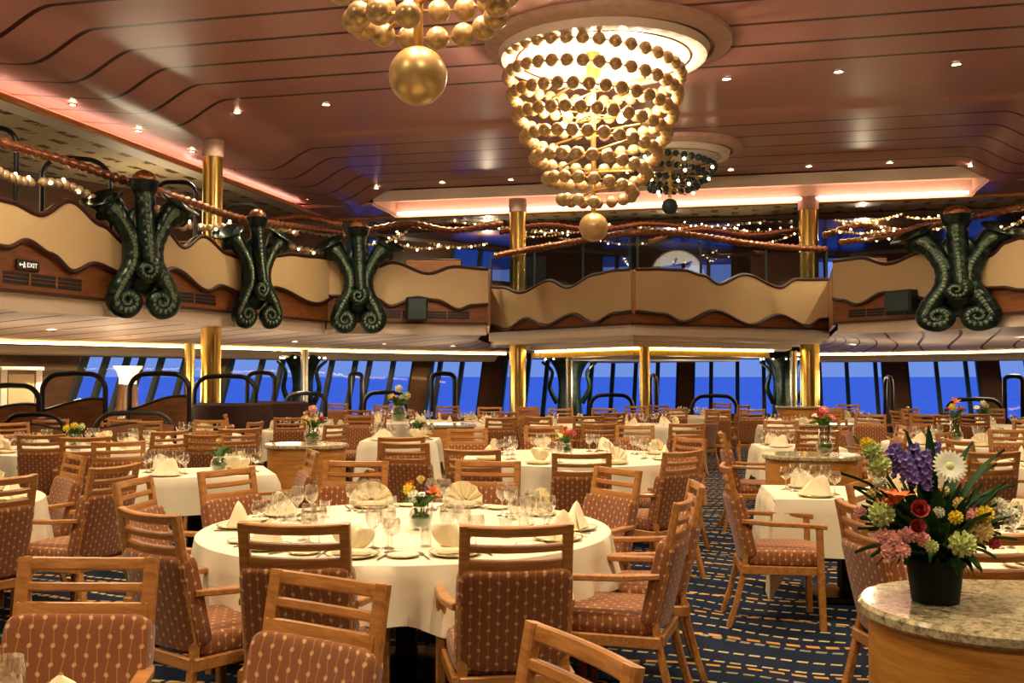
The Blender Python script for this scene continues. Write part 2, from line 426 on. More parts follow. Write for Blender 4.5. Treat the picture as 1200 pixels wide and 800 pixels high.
# side and rear walls
def slab(name, pts, z0, z1, mat, th=.15, parent=None):
    m = MB(); n = len(pts)
    for a, b in zip(pts[:-1], pts[1:]):
        d = (b - a); nn = Vector((d.y, -d.x, 0)).normalized() * th
        v = []
        for z in (z0, z1):
            for p in (a, b, b + nn, a + nn): v.append((p.x, p.y, z))
        m.add(v, [(3, 2, 1, 0), (4, 5, 6, 7), (0, 1, 5, 4), (1, 2, 6, 5), (2, 3, 7, 6), (3, 0, 4, 7)])
    return m.build(name, mat, parent, smooth=False)
WL = PX(-75, 19.0); WR = PX(1310, 25.4)
struct(slab('wall_left', [WL, RM(-12.6, 15.5), RM(-12.6, -7)], 0, TOP, MAT['booth_wood']))
struct(slab('wall_back', [RM(-12.6, -7), RM(12.6, -7)], 0, TOP, MAT['booth_wood'])); struct(slab('wall_right', [RM(12.6, -7), RM(12.6, 22), WR], 0, TOP, MAT['booth_wood']))

# balcony line
P0 = Vector((-6.25, 12.5, 0)); P2 = Vector((-3.6, 19.9, 0)); P3 = Vector((-.5, 20.7, 0)); dd = (P0 - P2).normalized(); PM = P0 + dd * 19.0
Q0 = Vector((-.6, 24.6, 0)); QA = Vector((2.46, 20.7, 0)); Q2 = Vector((7.3, 23.4, 0))
P4 = Vector((6.46, 20.4, 0)); P5 = Vector((8.5, 17.0, 0)); PN = RM(8.6, -7); P5b = P5 + (P5 - P4).normalized() * 1.2
inner = [PM, P0, P2, P3, Q0, QA, Q2, P4, P5, PN]
outer = [RM(-12.6, -7), RM(-12.6, 11), wall_at(230), wall_at(520), wall_at(620), wall_at(800), wall_at(1000), wall_at(1060), wall_at(1200), RM(12.6, -7)]
def band(name, zi, zo, mat, ins=.0, outs=.3, th=.12):
    m = MB(); I = []; O = []
    for a, b in zip(inner, outer):
        d = (b - a).normalized(); I.append((a + d * ins)); O.append((b + d * outs))
    for k in range(len(I) - 1):
        v = [I[k].to_tuple(), I[k + 1].to_tuple(), O[k + 1].to_tuple(), O[k].to_tuple()]
        zz = [zi, zi, zo, zo]; vs = [(p[0], p[1], z) for p, z in zip(v, zz)] + [(p[0], p[1], z + th) for p, z in zip(v, zz)]
        m.add(vs, [(3, 2, 1, 0), (4, 5, 6, 7), (0, 1, 5, 4), (1, 2, 6, 5), (2, 3, 7, 6), (3, 0, 4, 7)])
    return m.build(name, mat, smooth=False)
struct(band('floor_upper', 2.74, 2.74, MAT['carpet'], ins=.02))
# lower ceiling under the gallery (with slanting grooves) running out to the brass ring
RING = [RM(-12.6, 6), PX(-80, 17.0), PX(0, 18.9), PX(100, 20.2), PX(200, 21.8), PX(300, 23.8), PX(400, 26), PX(500, 27.8), PX(590, 29.3)]
RINGR = [PX(930, 30), PX(1000, 29.8), PX(1100, 28), PX(1200, 25.7), RM(12.6, 19)]
def stripe(name, A, B, za, zb, mat, nseg=60, uvscale=1., th=.05):
    A2 = catmull(A, 10) if len(A) > 2 else A; 
    def at(P, u):
        L = [0]
        for p, q in zip(P[:-1], P[1:]): L.append(L[-1] + (q - p).length)
        t = u * L[-1]
        for i in range(len(P) - 1):
            if t <= L[i + 1] + 1e-9: return P[i] + (P[i + 1] - P[i]) * ((t - L[i]) / max(1e-9, L[i + 1] - L[i])), t
        return P[-1], t
    m = MB(); uv = []
    nv = 8
    for j in range(nv + 1):
        for i in range(nseg + 1):
            a, ta = at(A, i / nseg); b, tb = at(B, i / nseg); v = j / nv
            p = a + (b - a) * v; m.v.append((p.x, p.y, za + (zb - za) * smooth01(v))); uv.append((ta * uvscale, v))
    for j in range(nv):
        for i in range(nseg): a = j * (nseg + 1) + i; m.f.append((a, a + 1, a + nseg + 2, a + nseg + 1))
    o = m.build(name, mat)
    lay = o.data.uv_layers.new(name='uv')
    for lp in o.data.loops: lay.data[lp.index].uv = uv[lp.vertex_index]
    return o
il = [PM + dd * 0, P0, P2, P3]; ir = [P4, P5, PN]
def inset(P, d=.12):
    return [p - Vector((p.x - 2.4, p.y - 8, 0)).normalized() * -d for p in P]
o = stripe('ceiling_lower', inset([P0 + dd * 9, P2, P3, Q0 + Vector((-.3, 1.5, 0))]), RING + [PX(612, 29.6)], 2.5, 2.26, MAT['ceiling_low']); struct(o)
o = stripe('ceiling_lower', inset([Q2 + Vector((.4, 1.5, 0)), P4, P5, P5b, P5b + Vector((4, -4, 0))]), RINGR, 2.5, 2.26, MAT['ceiling_low']); struct(o)
# brass ring and pink trim behind it
for P in (RING, RINGR):
    C = catmull(P, 6)
    def offc(z, dr):
        out = []
        for i, p in enumerate(C):
            a = C[max(0, i - 1)]; b = C[min(len(C) - 1, i + 1)]; d = (b - a).normalized(); nn = Vector((-d.y, d.x, 0))
            q = p + nn * dr; out.append(Vector((q.x, q.y, z)))
        return out
    def wallstrip(name, mat, rows):
        m = MB(); L = [offc(z, dr) for z, dr in rows]
        for row in L: m.v += [tuple(q) for q in row]
        k = len(C)
        for j in range(len(L) - 1):
            for i in range(k - 1): m.f.append((j * k + i, j * k + i + 1, (j + 1) * k + i + 1, (j + 1) * k + i))
        return struct(m.build(name, mat, ang=60))
    wallstrip('trim_brass_ring', MAT['brass'], [(2.34, .0), (2.24, -.04), (2.17, 0), (2.19, .16)])
    tb = MB(); tb.tube([q for q in offc(2.215, -.13)], .026, 6); tag(tb.build('cove_light', MAT['cove_amber']), 'thin warm light strip along the %s part of the brass ring' % ('left' if P is RING else 'right'), 'cove light')
    wallstrip('trim_soffit_pink', MAT['white_trim'], [(2.19, .16), (2.15, .3), (2.02, .42), (2.0, .6), (2.02, 2.6)])
# middle soffit, stepped, below the projecting bay
def tier(name, d0, z0, z1, mat, extra=1.0):
    c = Vector((3.2, 27.5, 0)); P = [Q0, QA, Q2]; L = []
    for p in P: L.append(p + (c - p).normalized() * d0)
    L = [L[0] + Vector((-.15, 2.5, 0))] + L + [L[-1] + Vector((.5, 2.5, 0))]
    m = MB()
    top = [(p.x, p.y, z1) for p in L]; bot = [(p.x, p.y, z0) for p in L]
    n = len(L); m.v = top + bot + [(c.x, c.y + 4, z0)]
    m.f = [(i, i + 1, n + i + 1, n + i) for i in range(n - 1)] + [(n + i, n + i + 1, 2 * n) for i in range(n - 1)]
    return struct(m.build(name, mat, smooth=False))
tier('trim_soffit_upper', .22, 2.34, 2.64, MAT['white_trim']); tier('trim_soffit_middle', 1.0, 2.22, 2.34, MAT['white_trim'])
tier('trim_soffit_brass', 1.6, 2.04, 2.22, MAT['olive_brass'])
c_ = Vector((3.2, 27.5, 0)); tb = MB(); tb.tube([(q.x, q.y, 2.19) for q in [p + (c_ - p).normalized() * 1.5 for p in (Q0, QA, Q2)]], .026, 6); tag(tb.build('cove_light', MAT['cove_amber']), 'thin warm light strip under the projecting middle balcony', 'cove light'); tier('trim_soffit_lower', 2.4, 1.98, 2.06, MAT['white_trim'])

# main coffered ceiling: raised middle, S curve down to the sides
SIDE = 9.12; LIP = 8.72
def zc(s, t):
    a = abs(s); z = 6.2 - .4 * smooth01((a - 6.35) / 1.0)
    if a > 7.5: z += .11 * (a - 7.5)
    z -= .05 * smooth01((t - 17.9) / .35)
    return z
ss = [-SIDE, -8.7, -8.3, -7.9] + [-7.6 + .1 * i for i in range(15)] + [-6 + i for i in range(13)] + [6.2 + .1 * i for i in range(15)] + [7.9, 8.3, 8.7, SIDE]
tt = [-7 + 1.0 * i for i in range(25)] + [17.9 + .06 * i for i in range(7)] + [19, 20, 21, 22, 23, 23.6]
tt = sorted(set(round(q, 3) for q in tt)); ss = sorted(set(round(q, 3) for q in ss))
m = MB(); 
for t_ in tt:
    for s_ in ss: m.v.append((s_, t_, zc(s_, t_)))
k = len(ss)
for j in range(len(tt) - 1):
    for i in range(k - 1): m.f.append((j * k + i, (j + 1) * k + i, (j + 1) * k + i + 1, j * k + i + 1))
struct(m.build('ceiling', MAT['ceiling_panel'], mtx=ROOM, ang=60))
# far cove: trough above the lip, with the light lying in it
m = MB(); x0, x1 = -6.9, 7.1
prof = [(23.6, 5.86), (23.6, 6.12), (25.25, 6.12), (25.25, 5.72)]
for x in (x0, x1):
    for (t_, z_) in prof: m.v.append((x, t_, z_))
m.f = [(i, i + 1, i + 5, i + 4) for i in range(3)] + [(0, 3, 2, 1), (4, 5, 6, 7)]
struct(m.build('ceiling_cove', MAT['white_trim'], mtx=ROOM, smooth=False))
# ceiling left beside the trough
for (xa, xb) in ((-SIDE, x0), (x1, SIDE)):
    m = MB(); m.box(((xa + xb) / 2, 24.5, 5.80), (xb - xa, 1.9, .08)); struct(m.build('ceiling', MAT['ceiling_panel'], mtx=ROOM, smooth=False))
# gallery ceiling outside the lip
m = MB()
m.box((-10.9, 9.0, 5.74), (3.5, 33, .06)); m.box((10.9, 9.0, 5.74), (3.5, 33, .06)); m.box((0, 31.0, 5.74), (26, 11.4, .06)); dk = MB(); dk.box((0, 31.9, 5.62), (25, 10.2, .16), ch=.03); struct(dk.build('ceiling_soffit', MAT['dark_wood'], mtx=ROOM, smooth=False))
struct(m.build('ceiling_gallery', MAT['ceiling_gallery'], mtx=ROOM, smooth=False))
m = MB(); m.box((0, 12, TOP + .15), (34, 52, .1)); struct(m.build('ceiling_deck', MAT['dark_wood'], mtx=ROOM, smooth=False))
# amber lip mouldings round the opening
m = MB()
m.box((-LIP, 9, 5.745), (.05, 33, .11), ch=.015); m.box((LIP, 9, 5.745), (.05, 33, .11), ch=.015); m.box((0, 25.34, 5.74), (2 * LIP, .09, .1), ch=.02)
struct(m.build('trim_lip', MAT['oak'], mtx=ROOM))
# cove lights
def cove(name, a, b, label, mat='cove_pink', r=.035):
    m = MB(); m.tube([a, b], r, 8); o = m.build(name, MAT[mat], mtx=ROOM); tag(o, label, 'cove light'); return o
cove('cove_light', (x0 + .1, 25.12, 5.80), (x1 - .1, 25.12, 5.80), 'long pink cove light lying in the ceiling trough at the far end')
cove('cove_light', (-8.86, 2, 5.76), (-8.86, 24.4, 5.76), 'long pink cove light along the left edge of the ceiling')
cove('cove_light', (8.86, 2, 5.76), (8.86, 24.4, 5.76), 'long pink cove light along the right edge of the ceiling')
m = MB(); m.box((-8.92, 9, 5.71), (.44, 33, .02)); m.box((8.92, 9, 5.71), (.44, 33, .02)); m.box((-9.13, 9, 5.84), (.02, 33, .28)); m.box((9.13, 9, 5.84), (.02, 33, .28)); struct(m.build('trim_cove_shelf', MAT['white_trim'], mtx=ROOM, smooth=False))

# sea and sky
m = MB(); m.box((0, 9000, -22), (30000, 17900, .5)); sea = m.build('sea', None)
t = NT('sea_water'); co_, x, y, z = t.coord(); f = t.noise(co_, .02, 3, .6, (1, .3, 1)); t.base(t.ramp(f, [(.3, lin((112, 148, 222))), (.7, lin((124, 160, 230)))])); t.set(.7, spec=.15); t.bump(f, .1, .2)
sea.data.materials.clear(); sea.data.materials.append(t.m); tag(sea, kind='structure')
wd = bpy.data.worlds.new('dusk_sky'); SC.world = wd; wd.use_nodes = True; nt = wd.node_tree
bg = nt.nodes['Background']; tc = nt.nodes.new('ShaderNodeTexCoord'); sp = nt.nodes.new('ShaderNodeSeparateXYZ'); rp = nt.nodes.new('ShaderNodeValToRGB')
nt.links.new(tc.outputs['Generated'], sp.inputs[0]); nt.links.new(sp.outputs[2], rp.inputs[0]); nt.links.new(rp.outputs[0], bg.inputs[0]); bg.inputs[1].default_value = 1.0
rp.color_ramp.elements[0].position = 0; rp.color_ramp.elements[0].color = lin((116, 150, 228)); rp.color_ramp.elements[1].position = .35; rp.color_ramp.elements[1].color = lin((120, 158, 248))

# columns
def column(name, p, r, z1, label, mat='brass', collar=True, z0=0.0):
    e = empty(name, (p.x, p.y, z0)); tag(e, label, 'column')
    m = MB(); m.lathe([(r * 1.25, 0), (r * 1.25, .08), (r * 1.02, .1), (r, .14), (r, z1 - z0 - (.28 if collar else 0))], 32); m.build('shaft', MAT[mat], e)
    if collar:
        m = MB(); m.lathe([(r * .9, z1 - z0 - .3), (r * 1.08, z1 - z0 - .28), (r * 1.08, z1 - z0 + .03)], 32); m.build('collar', MAT['collar'], e)
    return e
column('column', Vector((-5.38, 18.3, 0)), .175, 5.8, 'fat polished brass column rising through the left balcony beside the dark scroll brackets')
column('column', PX(949, 24.3), .225, 5.82, 'fat polished brass column at the right corner of the middle balcony')
column('column', Vector((.14, 24.6, 0)), .2, 5.82, 'fat polished brass column at the left corner of the middle balcony')
column('column', Vector((2.85, 22.0, 0)), .11, 2.3, 'slim brass column standing under the point of the middle balcony', collar=False)
for px, D, lb in ((357, 23.5, 'slim silvery column in front of the windows left of centre'), (667, 25.5, 'slim silvery column between the middle windows and the dark vase'), (930, 25.0, 'slim silvery column just left of the fat right brass column')):
    p = PX(px, D); column('column', p, .09, 2.2, lb, 'silver_column', collar=False)
p = PX(222, 20.5); column('column', p, .1, 2.24, 'slim brass column beyond the left fat brass column', collar=False)
# ================================================================== BALCONY PARAPETS
def online(px, A, B):
    u = (px - 600) / F; d = B - A; k = (u * A.y - A.x) / (d.x - u * d.y); return k, A + d * k
def onplane(px, py, A, B):
    k, p = online(px, A, B); return k, W(px, py, p.y).z
def curve(pts, A, B):
    """pixel polyline measured on the photograph -> (distance along A-B, height) samples"""
    L = (B - A).length; q = []
    for px, py in pts:
        k, z = onplane(px, py, A, B); q.append((k * L, z))
    return q
def interp(q, x):
    if x <= q[0][0]: return q[0][1]
    for (a, za), (b, zb) in zip(q[:-1], q[1:]):
        if x <= b:
            t = (x - a) / max(1e-6, b - a); t = (1 - math.cos(PI * t)) / 2; return za + (zb - za) * t
    return q[-1][1]
ZW, ZF = 2.66, 3.72
def parapet(name, A, B, top, low, label, lo=None, hi=None, vent=()):
    """A->B seen from the room; top/low pixel curves; vent: list of (x0, x1) distances for the dark grille"""
    L = (B - A).length; x0 = lo if lo is not None else 0; x1 = hi if hi is not None else L
    d = (B - A).normalized(); nrm = Vector((d.y, -d.x, 0))      # towards the room
    e = empty(name, (A.x, A.y, 2.6), math.atan2(d.y, d.x)); tag(e, label, 'balcony', 'balcony fronts')
    # local frame: x along, -y towards room, z up from 2.6
    T = curve(top, A, B) if top else None; Lw = curve(low, A, B) if low else None
    zt = (lambda x: interp(T, x) - 2.6); zl = (lambda x: interp(Lw, x) - 2.6)
    n = max(12, int((x1 - x0) / .07)); xs = [x0 + (x1 - x0) * i / n for i in range(n + 1)]
    def solid(za, zb, y0, y1):
        m = MB()
        for x in xs:
            a, b = za(x), zb(x); m.v += [(x, y0, a), (x, y0, b), (x, y1, b), (x, y1, a)]
        for i in range(n):
            for k in range(4): m.f.append((i * 4 + k, i * 4 + (k + 1) % 4, i * 4 + 4 + (k + 1) % 4, i * 4 + 4 + k))
        m.f += [(3, 2, 1, 0), tuple(n * 4 + k for k in range(4))]
        return m
    solid(lambda x: ZW - 2.6, lambda x: min(zt(x) - .1, zl(x) + .25), -.02, .08).build('wood_fascia', MAT['fascia_wood'], e, smooth=False)
    solid(lambda x: zl(x), lambda x: zt(x), -.075, .06).build('cream_panel', MAT['cream_panel'], e, smooth=False)
    m = MB(); m.tube([(x, -.05, zt(x)) for x in xs], .042, 8); m.build('top_trim', MAT['trim_red'], e)
    m = MB(); m.tube([(x, -.08, zl(x)) for x in xs], .034, 8); m.build('lower_trim', MAT['trim_red'], e)
    solid(lambda x: ZW - .03 - 2.6, lambda x: ZW + .01 - 2.6, -.05, .08).build('base_trim', MAT['trim_red'], e, smooth=False)
    solid(lambda x: 2.42 - 2.6, lambda x: ZW - .03 - 2.6, .05, .3).build('cornice', MAT['white_trim'], e, smooth=False)
    for (a, b) in vent:
        m = MB(); m.box(((a + b) / 2, -.024, .21), (b - a, .02, .15)); v = m.build('air_vent', MAT['black_plastic'], e, smooth=False)
        m = MB(); k = max(2, int((b - a) / .42))
        for i in range(k + 1): m.box((a + (b - a) * i / k, -.036, .21), (.025, .02, .15))
        for j in range(2): m.box(((a + b) / 2, -.036, .185 + j * .05), (b - a, .012, .006))
        m.build('vent_grid', MAT['fascia_wood'], v, smooth=False)
    return e
dL = (P2 - P0).normalized()
ext = 10.0; A0 = P0 - dL * ext
def dist(px, A=A0, B=P2): return online(px, A, B)[0] * (B - A).length
TL = [(-330, 170), (-150, 214), (-80, 205), (-30, 228), (4, 237), (38, 252), (75, 236), (112, 264), (140, 285), (168, 285), (186, 268), (209, 290), (233, 277), (262, 298), (285, 306), (300, 300), (345, 299), (380, 303), (392, 304)]
LL = [(-330, 235), (-150, 268), (-90, 260), (-40, 282), (0, 290), (24, 282), (52, 298), (78, 318), (105, 309), (140, 322), (167, 331), (198, 315), (238, 341), (254, 335), (280, 345), (300, 350), (318, 337), (365, 356), (394, 347)]
b1 = parapet('balcony_front', A0, P2, TL, LL, 'long left balcony front with cream wavy panel above reddish wood', 0, (P2 - A0).length + .02, vent=((dist(-120), dist(92)), (dist(168), dist(250)), ))
TM = [(392, 304), (405, 312), (420, 324), (437, 314), (459, 308), (501, 321), (532, 313), (571, 316)]
LM = [(392, 347), (405, 349), (437, 349), (457, 359), (488, 349), (510, 352), (537, 363), (552, 358), (571, 357)]
b2 = parapet('balcony_front', P2, P3, TM, LM, 'short cream wavy balcony front between third scroll bracket and middle balcony', vent=((dist(443, P2, P3), dist(550, P2, P3)),))
TB = [(571, 336), (590, 337), (613, 343), (646, 329), (668, 337), (700, 322), (722, 317.5), (743, 316)]
LB = [(571, 379), (580, 381), (596, 386), (620, 373), (643, 381), (675, 367.5), (699, 378), (724, 367), (743, 365)]
b3 = parapet('balcony_front', Q0, QA, TB, LB, 'left half of the projecting middle balcony front, cream with wavy edges')
TC = [(743, 316), (775, 316), (800, 317), (822, 323), (840, 333), (872, 322), (912, 337), (932, 327.5), (974, 328)]
LC = [(743, 365), (775, 368), (798, 377), (835, 364), (877, 380), (910, 369), (944, 382), (960, 374), (974, 373)]
b4 = parapet('balcony_front', QA, Q2, TC, LC, 'right half of the projecting middle balcony front, cream with wavy edges')
TD = [(976, 307), (1010, 302.5), (1046, 309.5), (1085, 296), (1100, 290), (1135, 300), (1165, 300), (1185, 284), (1200, 279), (1240, 290), (1280, 270)]
LD = [(976, 350), (990, 352), (1008, 357), (1040, 343), (1060, 344), (1095, 351), (1120, 344), (1150, 338), (1180, 337), (1200, 340), (1240, 350), (1280, 330)]
b5 = parapet('balcony_front', P4, P5b, TD, LD, 'right balcony front with cream wavy panel behind the right scroll bracket', vent=((dist(996, P4, P5b), dist(1112, P4, P5b)),))
b6 = parapet('balcony_front', P5b, P5b + (PN - P5b).normalized() * 6, None or [(1282, 270), (1500, 240), (1700, 200)], [(1282, 330), (1500, 330), (1700, 330)], 'cream balcony front running towards us at the far right edge')
# seam at the apex
m = MB(); m.box((QA.x, QA.y - .07, 3.28), (.03, .04, .85)); struct(m.build('trim_apex_seam', MAT['oak'], smooth=False))
# closing cheeks where the middle bay is set back
struct(slab('trim_bay_cheek', [P3 + Vector((0, -.05, 0)), Q0], 2.6, 3.75, MAT['fascia_wood'], .06)); struct(slab('trim_bay_cheek', [Q2, P4], 2.6, 3.75, MAT['fascia_wood'], .06))
# glass balustrade of the middle bay
def glassrail(A, B, k, label):
    d = (B - A); Ln = d.length; e = empty('glass_balustrade', (A.x, A.y, 2.86), math.atan2(d.y, d.x)); tag(e, label, 'balustrade')
    for i in range(k + 1):
        m = MB(); m.box((Ln * i / k, .12, .8), (.05, .05, 1.6), ch=.01); m.build('post', MAT['mullion'], e)
    for i in range(k):
        m = MB(); m.box((Ln * (i + .5) / k, .12, .85), (Ln / k - .08, .012, 1.4)); m.build('glass_pane', MAT['rail_glass'], e, smooth=False)
    return e
glassrail(Q0, QA, 3, 'tinted glass balustrade on the left half of the middle balcony'); glassrail(QA, Q2, 3, 'tinted glass balustrade on the right half of the middle balcony')
# twisted copper handrails
def rope(pts, label, r=.062, name='copper_handrail'):
    P = catmull(pts, 12); L = sum((b - a).length for a, b in zip(P[:-1], P[1:])); n = int(L / .05)
    # resample
    Q = []; acc = 0; i = 0; seg = (P[1] - P[0]).length
    for k in range(n + 1):
        t = L * k / n
        while t > acc + seg and i < len(P) - 2: acc += seg; i += 1; seg = (P[i + 1] - P[i]).length
        Q.append(P[i] + (P[i + 1] - P[i]) * min(1, (t - acc) / max(seg, 1e-6)))
    m = MB(); m.tube(Q, lambda u: r * (1 + .22 * math.sin(u * L * 2 * PI / .16)), 10)
    return tag(m.build(name, MAT['copper'], ang=80), label, 'handrail')
def Wz(px, py, z): return onz(px, py, z)
lrail = [W(px, py, online(px, A0, P2)[1].y - .1) for px, py in ((-300, 60), (-150, 112), (0, 166), (75, 188), (150, 213), (215, 234), (285, 257), (350, 266), (400, 272))]
rope(lrail, 'twisted copper handrail sweeping along the left balcony between the scroll brackets')
rope([W(px, py, D) for px, py, D in ((580, 300, 24.3), (602, 295.5, 23.9), (647, 288, 22.8), (689, 281, 21.8), (717, 276, 21.2), (743, 272, 20.6), (775, 272.5, 20.9), (817, 276.5, 21.4), (875, 285, 22.1), (925, 290, 22.8), (968, 292, 23.3))], 'twisted copper handrail curving over the glass of the middle balcony', .07)
rope([W(px, py, D) for px, py, D in ((985, 284, 20.4), (1040, 276, 19.5), (1095, 262, 18.6), (1135, 255, 18.2), (1170, 248, 17.5), (1230, 236, 16.6), (1300, 220, 15.6))], 'twisted copper handrail running to the right edge above the right bracket', .06)
# scroll brackets --------------------------------------------------------------------------
def spiral(c, r0, turns, sgn, start, n=44, y=0.):
    out = []
    for i in range(n + 1):
        t = i / n; a = start + sgn * 2 * PI * turns * t; r = r0 * (1 - .86 * t ** .8)
        out.append(Vector((c[0] + r * math.cos(a), y - .10 * t, c[1] + r * math.sin(a))))
    return out
def bracket(p, rz, sc, label, wid=1.0):
    e = empty('scroll_bracket', p, rz); e.scale = (sc * wid, sc, sc); tag(e, label, 'bracket', 'dark bronze scroll brackets')
    bm = MAT['bronze_green']
    def horn(head, tail, r, name, ridges=60):
        P = catmull(head, 10)[:-1] + tail; n = len(P); rr = []
        for i in range(n):
            u = i / (n - 1); q = r(u) * (1 + .07 * abs(math.sin(u * ridges)))
            rr.append(q)
        m = MB(); m.tube(P, rr, 14); m.build(name, bm, e, ang=70)
        # raised ridge of scales on the front
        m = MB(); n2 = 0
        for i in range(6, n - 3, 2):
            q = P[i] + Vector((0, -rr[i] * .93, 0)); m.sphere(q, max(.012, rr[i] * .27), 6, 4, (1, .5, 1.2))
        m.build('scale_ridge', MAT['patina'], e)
    def rf(u): return .27 - .80 * u if u < .16 else (.142 + .01 * smooth01((u - .14) / .3) if u < .5 else max(.026, .145 * (1 - (u - .5) / .5) ** .55))
    for sg in (-1, 1):
        tail = spiral((sg * .27, .30), .20, 1.7, -sg if False else (-1 if sg > 0 else 1), 0.15 if sg > 0 else PI - .15, y=-.12)
        head = [Vector((sg * .56, .06, 1.84)), Vector((sg * .44, 0, 1.74)), Vector((sg * .29, -.05, 1.5)), Vector((sg * .17, -.08, 1.2)), Vector((sg * .19, -.1, .88)), Vector((sg * .36, -.12, .56)), tail[0]]
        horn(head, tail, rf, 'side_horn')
        m = MB(); m.lathe([(.12, -.2), (.17, -.08), (.26, .0), (.36, .05), (.34, .07), (.22, .03), (.1, -.04)], 24, M=Matrix.Translation((sg * .62, .07, 1.92)) @ Matrix.Rotation(sg * .45, 4, 'Y') @ Matrix.Rotation(.35, 4, 'X') @ Matrix.Scale(1.0, 4)); m.build('horn_mouth', bm, e)
    tail = spiral((.0, .80), .16, 1.6, -1, 1.2, y=-.26)
    head = [Vector((0, -.05, 2.25)), Vector((0, -.08, 1.95)), Vector((.02, -.14, 1.5)), Vector((.04, -.2, 1.2)), tail[0]]
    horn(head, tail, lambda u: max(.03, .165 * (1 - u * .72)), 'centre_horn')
    m = MB(); m.lathe([(.13, 2.0), (.2, 2.12), (.24, 2.28), (.20, 2.29)], 20, c=(0, -.06, 0)); m.build('crown_cup', bm, e)
    m = MB(); m.sphere((0, -.06, 2.31), .19, 20, 12, (1, 1, .8)); m.build('copper_dome', MAT['copper'], e)
    m = MB(); m.sell((0, .06, 1.15), (.3, .16, .75), .7, .7); m.build('back_plate', bm, e)
    return e
for (px, ytop, ybot, A, B, lb, wd_) in ((145, 206, 377, A0, P2, 'dark bronze scroll bracket nearest the left edge, beside the exit sign', 1.0), (281, 250, 388, A0, P2, 'dark bronze scroll bracket just right of the left brass column', .9),
                                   (418, 262, 393, P2, P3, 'smallest looking dark bronze scroll bracket, third from the left', 1.0), (1137, 246, 391, P4, P5b, 'dark bronze scroll bracket on the right balcony', 1.3)):
    k, q = online(px, A, B); d = (B - A).normalized(); nrm = Vector((d.y, -d.x, 0)); q = q + nrm * .3
    zb = W(px, ybot, q.y).z; zt_ = W(px, ytop, q.y).z; sc = (zt_ - zb) / 2.4
    face = math.atan2(d.y, d.x) * .5
    bracket((q.x, q.y, zb + .02), face, sc, lb, wd_)
# black speakers on the fascia
for px0, px1, y0, y1, A, B, lb in ((475, 497, 348, 376, P2, P3, 'black loudspeaker on the fascia right of the third scroll bracket'), (1048, 1082, 340, 366, P4, P5b, 'black loudspeaker on the fascia left of the right scroll bracket')):
    k, q = online((px0 + px1) / 2, A, B); d = (B - A).normalized(); nrm = Vector((d.y, -d.x, 0)); q = q + nrm * .2; s_ = q.y / F
    e = empty('loudspeaker', (q.x, q.y, W(0, y1, q.y).z), math.atan2(d.y, d.x)); tag(e, lb, 'speaker'); w_ = (px1 - px0) * s_ * 1.1; h_ = (y1 - y0) * s_
    m = MB(); m.box((0, 0, h_ / 2), (w_, .22, h_), ch=.02); m.build('speaker_cabinet', MAT['black_plastic'], e)
    m = MB(); m.box((0, -.115, h_ / 2), (w_ * .86, .012, h_ * .86), ch=.004); m.build('speaker_grille', MAT['mullion'], e); m = MB(); m.box((0, .12, h_ * .5), (.08, .06, .1)); m.build('wall_mount', MAT['black_plastic'], e)
# exit sign
k, q = online(27, A0, P2); d = (P2 - A0).normalized(); nrm = Vector((d.y, -d.x, 0)); q = q + nrm * .05
e = empty('exit_sign', (q.x, q.y, W(27, 311, q.y).z), math.atan2(d.y, d.x)); tag(e, 'small black sign with white arrow and the word EXIT on left balcony', 'sign')
m = MB(); m.box((0, 0, 0), (.36, .04, .13), ch=.008); m.build('sign_box', MAT['black_plastic'], e)
fc = bpy.data.curves.new('exit_text', 'FONT'); fc.body = 'EXIT'; fc.size = .084; fc.align_x = 'CENTER'; fc.align_y = 'CENTER'; fc.extrude = .002; fc.materials.append(MAT['exit_white'])
fo_ = bpy.data.objects.new('tmp', fc); me_ = bpy.data.meshes.new_from_object(fo_); fo = bpy.data.objects.new('exit_lettering', me_); bpy.data.objects.remove(fo_); COL.objects.link(fo); fo.parent = e; fo.location = (.052, -.024, 0); fo.rotation_euler = (PI / 2, 0, 0)
m = MB(); m.box((-.12, -.023, 0), (.05, .004, .014)); m.add([(-.16, -.023, 0), (-.135, -.023, .022), (-.135, -.023, -.022)], [(0, 1, 2)]); m.build('arrow', MAT['exit_white'], e, smooth=False)
m = MB(); m.sphere((-.074, -.023, .032), .009, 8, 6, (1, .3, 1)); m.tube([(-.074, -.023, .02), (-.078, -.023, -.005), (-.09, -.023, -.035)], .006, 6); m.tube([(-.078, -.023, -.005), (-.064, -.023, -.018), (-.062, -.023, -.036)], .006, 6); m.tube([(-.09, -.023, .012), (-.072, -.023, .016), (-.058, -.023, .004)], .005, 6); m.build('running_figure', MAT['exit_white'], e)
